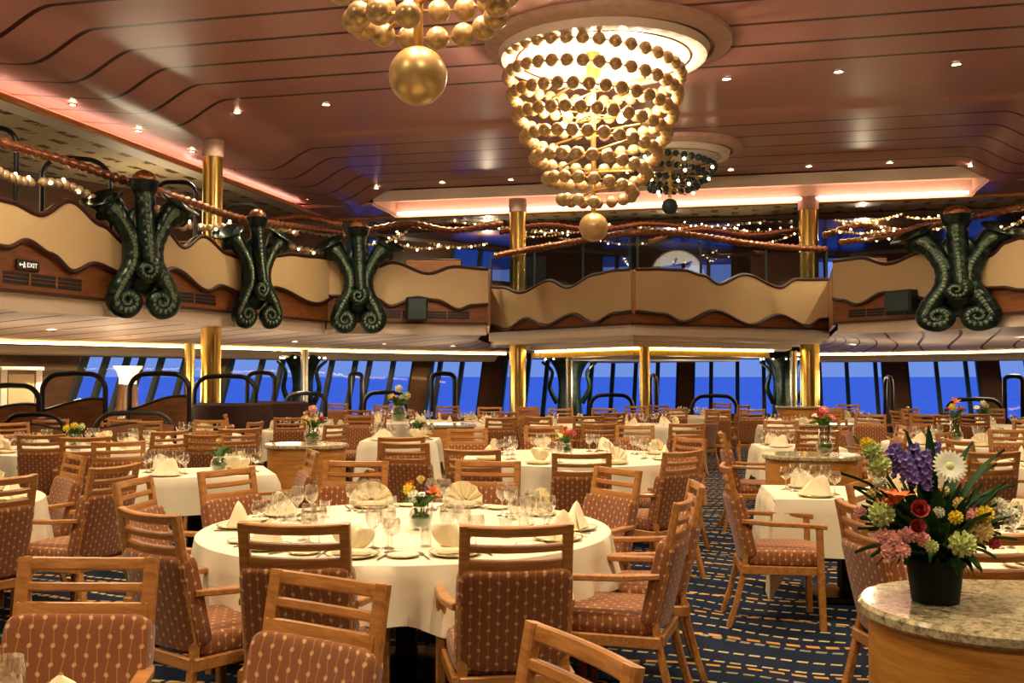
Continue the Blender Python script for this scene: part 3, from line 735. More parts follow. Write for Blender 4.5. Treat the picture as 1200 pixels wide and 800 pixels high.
# ================================================================== FURNITURE
def make_chair():
    e = empty('dining_armchair')
    T = Matrix.Translation((0, -.225, .46)) @ Matrix.Rotation(R(13.5), 4, 'X')   # back frame local: x, y out, z up the back
    # seat cushion
    m = MB(); m.sell((0, 0, 0), (.245, .25, .062), .45, .28, fn=lambda p: Vector((p.x * (1 - .06 * (.25 - p.y)), p.y, p.z + .012 * math.cos(p.x * 6) * (1 if p.z > 0 else 0))))
    m.build('seat', MAT['fabric_seat'], e, loc=(0, .02, .435))
    # upholstered back
    def bk(p):
        return Vector((p.x * (1 + .05 * (.2 - p.z)), p.y + .10 * (p.x / .22) ** 2 * .3, p.z))
    m = MB(); m.sell((0, 0, 0), (.236, .046, .215), .2, .28, fn=bk)
    b = m.build('backrest', MAT['fabric_back'], e); b.matrix_local = T @ Matrix.Translation((0, .002, .165))
    # ladder head: frame with three rails
    def q(x, y, z): return T @ Vector((x, y, z))
    yv = tuple((T.to_3x3() @ Vector((0, 1, 0))))
    m = MB()
    for (z, h) in ((.538, .042), (.464, .030), (.392, .05)):
        m.sweepbar([q(x, .0 + .028 * (x / .22) ** 2, z) for x in (-.215, -.13, -.045, .045, .13, .215)], .028, h, up=tuple(T.to_3x3() @ Vector((0, 0, 1))))
    m.build('ladder_rails', MAT['chair_wood'], e)
    for sx in (-1, 1):
        m = MB(); x = sx * .208
        m.sweepbar([Vector((sx * .225, -.335, 0)), Vector((sx * .222, -.29, .14)), Vector((sx * .218, -.25, .30)), q(sx * .205, .005, 0), q(x, .006, .2), q(x, .024, .45), q(x, .028, .558)], .044, .034, up=(0, 1, 0))
        m.build('leg', MAT['chair_wood'], e)
        m = MB(); m.sweepbar([Vector((sx * .262, .245, 0)), Vector((sx * .262, .235, .3)), Vector((sx * .262, .225, .635))], .046, .042, up=(0, 1, 0)); m.build('leg', MAT['chair_wood'], e)
        m = MB(); m.sweepbar([Vector((sx * .262, .27, .645)), Vector((sx * .268, .12, .655)), Vector((sx * .262, -.06, .66)), Vector((sx * .238, -.2, .668)), q(sx * .226, .03, .21)], .05, .028)
        m.build('arm', MAT['chair_wood'], e)
    m = MB()
    for sx in (-1, 1): m.bar((sx * .24, -.25, .365), (sx * .25, .23, .365), .026, .055)
    m.bar((-.25, .235, .365), (.25, .235, .365), .026, .055); m.bar((-.22, -.25, .365), (.22, -.25, .365), .026, .055)
    m.build('seat_frame', MAT['chair_wood'], e)
    return e
CH0 = make_chair(); HEAD = Vector((0, -.36, 1.0)); chair_used = [False]
CH_N = [0]
def put_chair(p, ang, label, group):
    """p = where the middle of the top rail is seen; ang = direction the sitter faces (radians, 0 = away from camera)"""
    o = CH0 if not chair_used[0] else dup(CH0); chair_used[0] = True
    off_ = Matrix.Rotation(ang, 4, 'Z') @ Vector((0, -.355, 0))
    o.location = (p.x - off_.x, p.y - off_.y, 0); o.rotation_euler = (0, 0, ang); tag(o, label, 'chair', group); CH_N[0] += 1
    return o
ON_SET = []
def face(p, c): d = c - p; return math.atan2(-d.x, d.y)

# ---------------------------------------------------------------- tables
RAD = {}
def round_cloth(r, drop, seed, seg=150, corner=.10):
    rr = random.Random(seed); ph = [rr.uniform(0, 6.28) for _ in range(4)]; m = MB()
    prof = [(.0, 0), (.5, 0), (.9, 0), (.985, .0), (1.002, -.0005), (1.009, -.006)]
    rows = []
    for (k, z) in prof: rows.append([(k * r * math.cos(2 * PI * i / seg), k * r * math.sin(2 * PI * i / seg), z) for i in range(seg)])
    nd = 9
    for j in range(1, nd + 1):
        v = j / nd; row = []
        for i in range(seg):
            a = 2 * PI * i / seg; f = .5 + .5 * math.sin(23 * a + ph[0] + 1.3 * math.sin(3 * a + ph[1])) * (.7 + .3 * math.sin(5 * a + ph[2]))
            d = .012 + drop * (1 + corner / drop * (.5 + .5 * math.cos(4 * a + ph[3])) ** 1.6 * 1.6) * v
            ex = r * 1.01 + .008 + .10 * v ** 1.1 * f - .035 * v
            row.append((ex * math.cos(a), ex * math.sin(a), -.012 - d))
        rows.append(row)
    for row in rows: m.v += row
    for j in range(len(rows) - 1):
        for i in range(seg): m.f.append((j * seg + i, (j + 1) * seg + i, (j + 1) * seg + (i + 1) % seg, j * seg + (i + 1) % seg))
    m.v = [(x, y, z + .006) for x, y, z in m.v]
    return m
def rect_cloth(w, d, drop, seed):
    """square cloth: the overhang falls straight at the sides and gathers into points at the corners"""
    rr = random.Random(seed); ph = rr.uniform(0, 6); m = MB(); seg = 160; pts = []
    def outline(i):
        # superellipse-free rectangle perimeter param, returns point and outward normal + corner factor
        t = i / seg * 4; k = int(t) % 4; u = t - int(t); c = [(-w / 2, -d / 2), (w / 2, -d / 2), (w / 2, d / 2), (-w / 2, d / 2)]; n = [(0, -1), (1, 0), (0, 1), (-1, 0)]
        a = c[k]; b = c[(k + 1) % 4]; p = (a[0] + (b[0] - a[0]) * u, a[1] + (b[1] - a[1]) * u)
        cu = min(u, 1 - u) * (w if k % 2 == 0 else d); cf = max(0, 1 - cu / .16); s = 1 if u > .5 else -1
        n2 = n[(k + (1 if u > .5 else 3)) % 4]; q = .5 * cf ** 1.2
        nn = Vector((n[k][0] + n2[0] * q, n[k][1] + n2[1] * q, 0)).normalized(); return p, nn, cf
    rows = []
    for k in (0, .6, .97): rows.append([(outline(i)[0][0] * k, outline(i)[0][1] * k, 0) for i in range(seg)])
    nd = 8
    for j in range(1, nd + 1):
        v = j / nd; row = []
        for i in range(seg):
            p, nn, cf = outline(i); e = .008 + .02 * v * (.5 + .5 * math.sin(i * .42 + ph)) + .07 * v * cf ** 1.5
            row.append((p[0] + nn.x * e, p[1] + nn.y * e, -.01 - drop * v * (1 + .75 * cf ** 1.3)))
        rows.append(row)
    for row in rows: m.v += row
    for j in range(len(rows) - 1):
        for i in range(seg): m.f.append((j * seg + i, (j + 1) * seg + i, (j + 1) * seg + (i + 1) % seg, j * seg + (i + 1) % seg))
    m.v = [(x, y, z + .006) for x, y, z in m.v]
    return m
def table_round(c, r, nm, drop=.30, seed=1):
    RAD[nm] = r; e = empty('dining_table', (c.x, c.y, 0)); tag(e, 'round dining table under the cloth of %s' % nm, 'table', 'dining tables')
    m = MB(); m.lathe([(r - .02, .71), (r - .005, .715), (r - .005, .742), (r - .015, .746)], 48); m.build('tabletop', MAT['dark_wood'], e)
    m = MB(); m.lathe([(.07, .04), (.06, .1), (.055, .6), (.14, .71)], 20); m.build('pedestal', MAT['black_metal'], e)
    m = MB(); m.lathe([(.34, 0), (.34, .02), (.1, .05), (.07, .06)], 28); m.build('base', MAT['black_metal'], e)
    o = round_cloth(r, drop, seed).build('tablecloth', MAT['cloth'], loc=(c.x, c.y, .75)); tag(o, 'cream tablecloth draped over %s' % nm, 'tablecloth', 'cream tablecloths')
def table_rect(c, w, d, rz, nm, drop=.30, seed=1):
    RAD[nm] = w * .5; e = empty('dining_table', (c.x, c.y, 0), rz); tag(e, 'square-cornered dining table, %s' % nm, 'table', 'dining tables')
    m = MB(); m.box((0, 0, .728), (w - .02, d - .02, .036), ch=.008); m.build('tabletop', MAT['dark_wood'], e)
    m = MB(); m.box((0, 0, .38), (.22, .22, .66), ch=.02); m.build('pedestal', MAT['pot_green'], e)
    m = MB(); m.box((0, 0, .025), (.6, .5, .05), ch=.015); m.build('base', MAT['black_metal'], e)
    o = rect_cloth(w, d, drop, seed).build('tablecloth', MAT['cloth'], loc=(c.x, c.y, .75), rot=(0, 0, rz)); tag(o, 'cream cloth with corner points on %s' % nm, 'tablecloth', 'cream tablecloths')

# ---------------------------------------------------------------- things on tables (prototypes)
ZT = .757
def p_plate():
    e = empty('dinner_plate'); m = MB(); m.lathe([(.0001, .006), (.085, .006), (.095, .009), (.125, .017), (.127, .015), (.09, .0), (.0001, 0)], 28); m.build('plate_body', MAT['china'], e)
    m = MB(); m.tube([(.125 * math.cos(a), .125 * math.sin(a), .0165) for a in [2 * PI * i / 32 for i in range(33)]], .0022, 5, caps=False); m.build('gold_rim', MAT['gold_rim'], e); return e
def p_fan():
    """pleated fan napkin standing on a folded foot"""
    e = empty('folded_napkin'); m = MB(); n = 14
    def fn(u, v):
        a = PI * (-.02 + 1.04 * u); k = .012 * (1 if int(round(u * n)) % 2 else -1); r = .03 + .105 * v
        return (math.cos(a) * r * 1.05, k * (.3 + v) - .02 + .035 * v, .012 + math.sin(a) * r * 1.05)
    m.grid(fn, n, 4); me = m.build('fan', MAT['napkin'], e, smooth=False); md = me.modifiers.new('s', 'SOLIDIFY'); md.thickness = .003
    m = MB(); m.sell((0, -.005, .014), (.10, .045, .014), .5, .5, 16, 8); m.build('folded_foot', MAT['napkin'], e); return e
def p_cone():
    """upright mitre napkin"""
    e = empty('folded_napkin'); m = MB()
    def fn(u, v):
        a = 2 * PI * u; r = .068 * (1 - v) ** .75 + .003; w = 1 + .35 * math.cos(a) ** 2 - .18 * math.cos(3 * a) * (1 - v)
        return (math.cos(a) * r * w * 1.2 + .045 * v, math.sin(a) * r * w * .8, .14 * v + .012 * math.cos(2 * a) * v * (1 - v) * 4)
    m.grid(fn, 24, 8, closed=True); m.build('peak', MAT['napkin'], e)
    m = MB(); m.grid(lambda u, v: ((u - .5) * .17 * (1 - .75 * v), -.058 * (1 - v * .9) - .004, .004 + .11 * v), 6, 4); o = m.build('front_flap', MAT['napkin'], e, smooth=False); md = o.modifiers.new('s', 'SOLIDIFY'); md.thickness = .004; return e
def p_petal():
    """soft lily-folded napkin, two rounded leaves"""
    e = empty('folded_napkin')
    for k, (rot_, sc_) in enumerate(((-.35, 1.0), (.4, .86))):
        m = MB()
        def fn(u, v):
            x = (u - .5) * 2; w = .078 * math.sin(PI * min(1, .16 + .84 * (1 - v))) ** .7 * sc_
            return (x * w + rot_ * .13 * v, .05 * (1 - x * x) * (.4 + .6 * v) * (-1 if k else -1) + .03, .14 * v * sc_)
        m.grid(fn, 10, 10); o = m.build('leaf_fold', MAT['napkin'], e); md = o.modifiers.new('s', 'SOLIDIFY'); md.thickness = .004
    m = MB(); m.sell((0, 0, .012), (.095, .05, .012), .5, .5, 16, 8); m.build('folded_foot', MAT['napkin'], e); return e
def p_goblet(h, r, nm):
    e = empty(nm); k = h * .48
    m = MB(); m.lathe([(r * .30, k + .001), (r * .75, k + h * .08), (r, k + h * .22), (r * .98, k + h * .36), (r * .84, h)], 18, cap=False); m.build('bowl', MAT['crystal'], e)
    m = MB(); m.lathe([(r * .85, 0), (r * .8, .003), (r * .2, .01), (.0045, .03), (.004, k - .01), (r * .3, k + .002)], 14); m.build('stem', MAT['crystal'], e); return e
def p_tumbler():
    e = empty('water_glass'); m = MB(); m.lathe([(.001, .004), (.026, .004), (.028, 0), (.033, .10)], 16, cap=False); m.build('glass_wall', MAT['crystal'], e); return e
def p_fork():
    e = empty('dinner_fork'); m = MB(); m.tube([(0, -.09, .002), (0, -.03, .004), (0, .03, .006)], [.0048, .003, .0022], 6); m.box((0, .045, .006), (.02, .03, .0025), ch=.001); m.build('handle', MAT['silver'], e)
    m = MB()
    for x in (-.0084, -.0028, .0028, .0084): m.box((x, .076, .0065), (.003, .04, .0022))
    m.build('tines', MAT['silver'], e); return e
def p_knife():
    e = empty('dinner_knife'); m = MB(); m.tube([(0, -.1, .003), (0, -.02, .003)], [.005, .0042], 6); m.build('handle', MAT['silver'], e)
    m = MB(); m.box((0, .04, .003), (.014, .12, .0018), ch=.0006); m.build('blade', MAT['silver'], e); return e
def p_bread():
    e = empty('bread_plate'); m = MB(); m.lathe([(.0001, .005), (.05, .005), (.078, .013), (.079, .011), (.05, 0), (.0001, 0)], 24); m.build('plate_body', MAT['china'], e)
    m = MB(); m.tube([(.078 * math.cos(a), .078 * math.sin(a), .0125) for a in [2 * PI * i / 24 for i in range(25)]], .0018, 5, caps=False); m.build('gold_rim', MAT['gold_rim'], e)
    return e
PROTO = {}
def put(kind, p, rz, label, cat, group, z=ZT):
    first = kind not in PROTO
    if first: PROTO[kind] = MAKE[kind]()
    o = PROTO[kind] if first else dup(PROTO[kind]); o.location = (p.x, p.y, z); o.rotation_euler = (0, 0, rz); tag(o, label, cat, group); return o
MAKE = dict(plate=p_plate, fan=p_fan, cone=p_cone, petal=p_petal, wine=lambda: p_goblet(.20, .040, 'wine_glass'), water=lambda: p_goblet(.165, .044, 'water_goblet'), tumbler=p_tumbler, fork=p_fork, knife=p_knife, bread=p_bread)
NDESC = dict(fan='pleated fan napkin', cone='upright pointed napkin', petal='soft leaf-shaped napkin')
def clock(c, p):
    """clock face as the camera sees the table from above: six is the near side"""
    v = c.xy.normalized(); d = (p - c).xy; fwd = d.dot(v); rt = d.x * v.y - d.y * v.x
    h = (math.degrees(math.atan2(rt, fwd)) / 15) % 24; k = int(round(h)) % 24; hr = k // 2
    names = ['twelve', 'one', 'two', 'three', 'four', 'five', 'six', 'seven', 'eight', 'nine', 'ten', 'eleven']
    return (names[hr] + ' o\'clock') if k % 2 == 0 else 'half past ' + names[hr]
def setting(c, p_edge, inward, nm, level, shape):
    """one place: p_edge on the table edge, inward = unit vector to the middle"""
    ck = clock(c, p_edge); rt = Vector((inward.y, -inward.x, 0)); ang = math.atan2(-inward.x, inward.y)
    pl = p_edge + inward * .19
    if level >= 1: put('plate', pl, ang, 'cream dinner plate under napkin, %s on %s' % (ck, nm), 'plate', 'dinner plates')
    put(shape, pl, ang + rnd.uniform(-.3, .3), 'cream %s at %s on %s' % (NDESC[shape], ck, nm), 'napkin', 'folded napkins', ZT + (.012 if level >= 1 else 0))
    j = rnd.uniform(-.015, .015)
    put('wine', pl + inward * (.24 + j) + rt * .03, 0, 'tall wine glass at %s on %s' % (ck, nm), 'glass', 'wine glasses')
    if level >= 1: put('wine', pl + inward * .235 + rt * (.115 + j), 0, 'second wine glass at %s on %s' % (ck, nm), 'glass', 'wine glasses')
    put('water', pl + inward * (.15 + j) + rt * .15, 0, 'round water goblet at %s on %s' % (ck, nm), 'glass', 'water goblets')
    if level >= 2:
        put('tumbler', pl + inward * .27 + rt * -.07, 0, 'small plain tumbler at %s on %s' % (ck, nm), 'glass', 'tumblers')
        put('fork', pl - rt * .15, ang, 'silver fork by plate at %s on %s' % (ck, nm), 'fork', 'dinner forks')
        put('knife', pl + rt * .15, ang, 'silver knife by plate at %s on %s' % (ck, nm), 'knife', 'dinner knives')
        put('bread', pl - rt * .245 + inward * .03, ang, 'small bread plate at %s on %s' % (ck, nm), 'plate', 'bread plates')
# ---------------------------------------------------------------- flowers
def petals(mb, c, n, r, w, tilt, M, curl=.3, rows=1, nseg=4):
    for q in range(rows):
        for k in range(n):
            a = 2 * PI * (k + .5 * q) / n; tl = tilt + .35 * q; rr = r * (1 - .18 * q)
            def fn(u, v):
                x = (u - .5) * 2 * w * math.sin(PI * min(1, .12 + .84 * v)) ** .8; d = rr * v
                y = d * math.cos(tl + curl * v); z = d * math.sin(tl + curl * v) + .2 * x * x / max(w, 1e-4)
                return Vector(c) + M @ Vector((y * math.cos(a) - x * math.sin(a), y * math.sin(a) + x * math.cos(a), z))
            mb.grid(fn, 2, nseg)
def toward(d): return Vector(d).to_track_quat('Z', 'Y').to_matrix()
def fl_daisy(parent, c, r, d, mat='fl_white', heart='fl_lime', n=22):
    M = toward(d); r *= .92; m = MB(); petals(m, c, n, r, r * .17, .02, M, .02, 1); petals(m, c, n, r * .85, r * .12, .14, M, .02, 1); o = m.build('daisy_bloom', MAT[mat], parent); m = MB(); m.sphere(c, r * .27, 12, 8, (1, 1, .5), M); m.build('daisy_heart', MAT[heart], o)
def fl_rose(parent, c, r, d, mat='fl_red', name='rose_bloom'):
    M = toward(d); m = MB()
    for q, (n, rr, t_) in enumerate(((3, .45, 1.35), (4, .66, 1.15), (5, .85, .9), (6, 1.0, .6))): petals(m, c, n, r * rr, r * .42, t_, M, .35)
    m.sphere(c, r * .3, 8, 6, M=M); m.build(name, MAT[mat], parent)
def fl_ball(parent, c, r, mat, name='chrysanthemum_bloom', n=46, seed=0):
    rr = random.Random(seed); m = MB(); m.sphere(c, r * .62, 10, 8)
    for k in range(n):
        z = 1 - 2 * (k + .5) / n; a = k * 2.39996; q = math.sqrt(1 - z * z); d = Vector((q * math.cos(a), q * math.sin(a), z))
        petals(m, Vector(c) + d * r * .55, 3, r * .5, r * .2, .9, toward(d), .3, 1, 2)
    m.build(name, MAT[mat], parent)
def fl_lily(parent, c, r, d, mat='fl_orange'):
    M = toward(d); m = MB(); petals(m, c, 6, r, r * .22, 1.1, M, -.5); m.build('lily_bloom', MAT[mat], parent)
def fl_spike(parent, a, b, r, mat='fl_purple', n=26, seed=0, name='delphinium_spike'):
    rr = random.Random(seed); m = MB(); a = Vector(a); b = Vector(b)
    for k in range(n):
        t = k / n; an = k * 2.4; d = Vector((math.cos(an), math.sin(an), .3)); p = a + (b - a) * t + d * r * (1 - .5 * t) * .5
        petals(m, p, 5, r * .55 * (1 - .3 * t), r * .22, .5, toward(d), .2, 1, 2)
    m.build(name, MAT[mat], parent)
def leafblade(mb, a, b, w, droop=.1):
    a = Vector(a); b = Vector(b); side = (b - a).cross(Vector((0, 0, 1)))
    side = side.normalized() if side.length > 1e-5 else Vector((1, 0, 0))
    def fn(u, v):
        p = a + (b - a) * v; p.z += droop * math.sin(PI * v) ; return p + side * (u - .5) * 2 * w * math.sin(PI * min(1, .1 + .9 * v)) ** .8 + Vector((0, 0, abs(u - .5) * w))
    mb.grid(fn, 2, 7)
def posy(c, label, seed, cols, sc=1.0, z=ZT, tall=False):
    """small vase of mixed flowers"""
    e = empty('flower_vase', (c.x, c.y, z)); e.scale = (sc, sc, sc); tag(e, label, 'flowers', 'flower vases'); rr = random.Random(seed)
    H = .13 if not tall else .24
    m = MB(); m.lathe([(.03, 0), (.055, .02), (.07, .055), (.062, .095), (.045, .12), (.05, H)], 20, cap=False); m.build('vase', MAT['crystal'], e)
    m = MB(); m.sphere((0, 0, .055), .055, 12, 8, (1, 1, .8))
    for k in range(10): a = rr.uniform(0, 6.3); m.tube([(.02 * math.cos(a), .02 * math.sin(a), .03), (.05 * math.cos(a), .05 * math.sin(a), H + .06)], .003, 5)
    for k in range(16):
        a = rr.uniform(0, 6.3); L = rr.uniform(.07, .13); leafblade(m, (.02 * math.cos(a), .02 * math.sin(a), H - .01), (L * math.cos(a), L * math.sin(a), H + rr.uniform(0, .08)), .016, .02)
    m.build('foliage', MAT['leaf_mid'], e)
    n = len(cols)
    for k, (kind, col) in enumerate(cols):
        a = 2 * PI * k / n + rr.uniform(-.2, .2) - 1.2; q = .065 if k else .0; p = Vector((q * math.cos(a), q * math.sin(a), H + .05 + rr.uniform(0, .05) + (.05 if not k else 0))); d = (p.x * 6, p.y * 6 - .6, .8)
        if kind == 'rose': fl_rose(e, p, .038, d, col)
        elif kind == 'daisy': fl_daisy(e, p, .042, d, col, 'fl_yellow', 14)
        elif kind == 'ball': fl_ball(e, p, .036, col, n=20)
        elif kind == 'lily': fl_lily(e, p, .06, d, col)
        else: fl_spike(e, p - Vector((0, 0, .04)), p + Vector((0, 0, .06)), .034, col, 12)
    return e
# ---------------------------------------------------------------- the tables in the picture
TB_ = {}
def RT(key, c, r, nm, seats, level, offs=0., shapes=('cone', 'fan', 'petal'), seed=1, drop=.3, angs=None):
    c = Vector((c[0], c[1], 0)); table_round(c, r, nm, drop, seed); TB_[key] = (c, nm)
    for k in range(seats):
        a = (R(angs[k]) if angs else 2 * PI * k / seats + offs); out = Vector((math.cos(a), math.sin(a), 0))
        setting(c, c + out * r, -out, nm, level, shapes[k % len(shapes)])
def QT(key, c, w, d, rz, nm, level, seed=1, shapes=('cone', 'petal'), drop=.3, seats=((-.25, -1), (.25, -1), (-.25, 1), (.25, 1))):
    c = Vector((c[0], c[1], 0)); table_rect(c, w, d, rz, nm, drop, seed); TB_[key] = (c, nm); M = Matrix.Rotation(rz, 3, 'Z')
    for k, (x, y) in enumerate(seats):
        if abs(y) == 1: pe = Vector((x * w / 1.0, y * d / 2, 0)); inn = Vector((0, -y, 0))
        else: pe = Vector((x * w / 2, y * d, 0)); inn = Vector((-x, 0, 0))
        setting(c, c + M @ pe, M @ inn, nm, level, shapes[k % len(shapes)])
A1 = [-131, -100, -70, -28, -5, 33, 73, 110, 149, 180]
RT('T1', (-.585, 5.73), 1.12, 'the big round foreground table', 10, 2, angs=A1, shapes=('cone', 'petal', 'petal', 'cone', 'cone', 'fan', 'fan', 'fan', 'cone', 'cone'), seed=3, drop=.235)
RT('T0', (-1.37, 1.55), 1.1, 'the nearest round table', 4, 2, angs=[48, 66, 95, 23], shapes=('cone', 'cone', 'cone', 'cone'), seed=4)
RT('TL', (-4.3, 6.85), 1.08, 'the round left-edge table', 8, 1, offs=.2, seed=5)
RT('T2', (-4.98, 11.95), 1.12, 'the round table by left booths', 8, 1, offs=.15, seed=6)
RT('T7', (.66, 10.7), 1.15, 'the second round middle table', 8, 1, offs=.35, shapes=('fan', 'cone', 'petal'), seed=7)
RT('T10', (3.15, 4.9), 1.12, 'the round table behind near counter', 8, 1, offs=.4, seed=8)
RT('T13', (5.75, 9.6), 1.1, 'the round right-edge table', 8, 1, offs=.1, seed=9)
QT('T4', (-2.72, 9.0), 1.2, .95, .36, 'the square table left of centre', 1, seed=11)
QT('T6', (-1.47, 13.6), 1.0, .9, 0, 'the square table behind left counter', 1, seed=12)
QT('T8', (2.47, 7.42), 1.25, .95, -.13, 'the square aisle table', 1, seed=13, drop=.38)
QT('T9', (3.42, 12.3), 1.0, .9, -.1, 'the square table behind right counter', 1, seed=14, drop=.36)
QT('T14', (4.65, 17.2), .95, .9, -.1, 'the square far right-aisle table', 0, seed=15)
RT('T11', (5.6, 12.9), .9, 'the table seen over the bouquet', 6, 1, offs=.5, shapes=('fan', 'cone'), seed=16)
FAR = [('T12', (7.9, 17.2), 'the far table near right windows'), ('T15', (-.6, 18.3), 'the far table before brown pillar'), ('T16', (.95, 17.4), 'the far table below bay corner'),
       ('T17', (2.35, 17.6), 'the far table by slim column'), ('T18', (-2.1, 19.0), 'the far white-bouquet table'), ('T20', (-4.1, 19.3), 'the far table by left column'),
       ('T22', (-3.2, 16.0), 'the far table behind left counter'), ('T19', (-6.9, 17.2), 'the far table before the booths'), ('T24', (3.75, 21.4), 'the farthest middle table'),
       ('T25', (6.4, 20.0), 'the farthest right-column table'), ('T26', (-4.6, 14.6), 'the table left of left counter'), ('T27', (-8.2, 14.5), 'the leftmost far table'), ('T28', (9.6, 16.6), 'the rightmost far table')]
for i, (k, c, nm) in enumerate(FAR):
    RT(k, c, .72 if k not in ('T18', 'T27', 'T12') else .95, nm, 4 if k not in ('T18', 'T27', 'T12') else 6, 0, offs=.3 * i, shapes=('cone', 'fan'), seed=20 + i)
# ---------------------------------------------------------------- chairs measured on the photograph
USED = {}
def chair_px(px, py, tgt, key=None, ang=None, z=1.0):
    p = onz(px, py, z)
    for kk, (cc, _) in TB_.items():
        need = RAD[_] + .22; dv = Vector((p.x - cc.x, p.y - cc.y, 0))
        if dv.length < need:                       # keep it clear of a table: slide along the line of sight
            s = 1 if dv.y > 0 else -1; k = 1.0
            while (p * k - cc).xy.length < need and .8 < k < 1.25: k += s * .01
            p = Vector((p.x * k, p.y * k, z))
    c, nm = TB_[key or tgt]; a = R(ang) if ang is not None else face(p, c)
    ck = clock(c, p); k = (ck, nm); USED[k] = USED.get(k, 0) + 1
    lb = 'dotted rust armchair at %s side of %s' % (ck, nm)
    if USED[k] == 2: lb = 'armchair, outer of two, %s side of %s' % (ck, nm)
    elif USED[k] > 2: lb = 'armchair, outermost of three, %s side of %s' % (ck, nm)
    o = put_chair(p, a, lb, 'dining armchairs'); PLACED.append((p.x, p.y)); return o
PLACED = []
for a in ((607, 618, 'T1', 8), (342, 616, 'T1', -4), (167, 602, 'T1'), (150, 563, 'T1'), (262, 551, 'T1'), (418, 541, 'T1', 176), (573, 541, 'T1', 170), (728, 550, 'T1'), (808, 586, 'T1', 72), (822, 568, 'T1'),
          (109, 654, 'T0', 178), (393, 677, 'T0', 147), (692, 755, 'T0', 118),
          (4, 561, 'TL'), (139, 547, 'TL', 70), (93, 533.5, 'TL'), (100, 513, 'T2'), (139, 520, 'T2', 20), (59, 492, 'T2'), (147, 491, 'T2', 178), (200, 484, 'T2'),
          (236, 510, 'T4', -20), (281, 503, 'T26', 30), (247, 491, 'T26', 170), (302, 495, 'T26', 80), (371, 529, 'T4', 110), (340, 490, 'T26', 12),
          (471, 513, 'T6', 12), (473, 520, 'T6', -14), (422, 487, 'T6', 170), (455, 477, 'T6', 175),
          (682, 532, 'T7', 0), (553, 528, 'T7', -6), (547, 503.5, 'T7', 190), (703, 497, 'T7', 4), (744, 499, 'T7', 174), (637, 500, 'T7', 180), (806, 497, 'T17', 6), (812, 514, 'T7', 120), (804, 530, 'T7', 40),
          (846, 546, 'T8', -97), (843, 507, 'T9', -97), (999, 593, 'T10'), (1003, 565, 'T10'), (1192, 627, 'T10', 8), (1167, 531, 'T13', 10), (1112, 487, 'T12', 8), (1181, 504, 'T13', 178), (1083, 486, 'T11', 176), (1020, 486, 'T11', 160),
          (842, 480, 'T24', 0), (882, 480, 'T24', 2), (792, 479, 'T24', 6), (708, 479, 'T17', 0), (657, 479, 'T16', 178), (588, 490, 'T15', 20), (525, 477, 'T18', 4), (451, 475, 'T18', 0), (396, 473, 'T22', 178), (358, 476, 'T22', 190),
          (397, 498, 'T22', 60), (618, 477, 'T16', 200), (690, 488, 'T16', 10), (745, 476, 'T17', 176), (630, 489, 'T15', -40), (574, 478, 'T15', 176)):
    chair_px(a[0], a[1], a[2], ang=a[3] if len(a) > 3 else None)
# seats the near tables still need beyond, and chairs round the far tables
def ring(key, r, n, offs):
    c, nm = TB_[key]
    for k in range(n):
        a = offs + 2 * PI * k / n; p = c + Vector((math.cos(a) * r, math.sin(a) * r, 0))
        if abs(p.x / p.y) > .52: continue
        if min(math.hypot(p.x - x, p.y - y) for x, y in PLACED) < .62: continue
        if any(math.hypot(p.x - cc.x, p.y - cc.y) < (1.0 if kk not in [f[0] for f in FAR] else .85) for kk, (cc, _) in TB_.items() if kk != key): continue
        if any(math.hypot(p.x - x, p.y - y) < .75 for x, y in ((-8.1, 16.6), (-4.6, 17.0), (-4.05, 18.0), (-5.38, 18.3), (2.85, 22), (6.7, 23), (.14, 24.6), (-2.2, 10.9), (2.6, 9.1))): continue
        ck = clock(c, p); kk = (ck, nm); USED[kk] = USED.get(kk, 0) + 1
        lb = 'dotted rust armchair at %s side of %s' % (ck, nm)
        if USED[kk] > 1: continue
        put_chair(p, face(p, c), lb, 'dining armchairs'); PLACED.append((p.x, p.y))
for i, (k, c, nm) in enumerate(FAR): ring(k, 1.25 if k not in ('T18', 'T27', 'T12') else 1.5, 4 if k not in ('T18', 'T27', 'T12') else 6, .3 * i)
ring('T2', 1.68, 8, .15); ring('T13', 1.68, 8, .1); ring('T11', 1.45, 6, .5); ring('T14', 1.3, 4, .7); ring('T9', 1.25, 4, -.1)
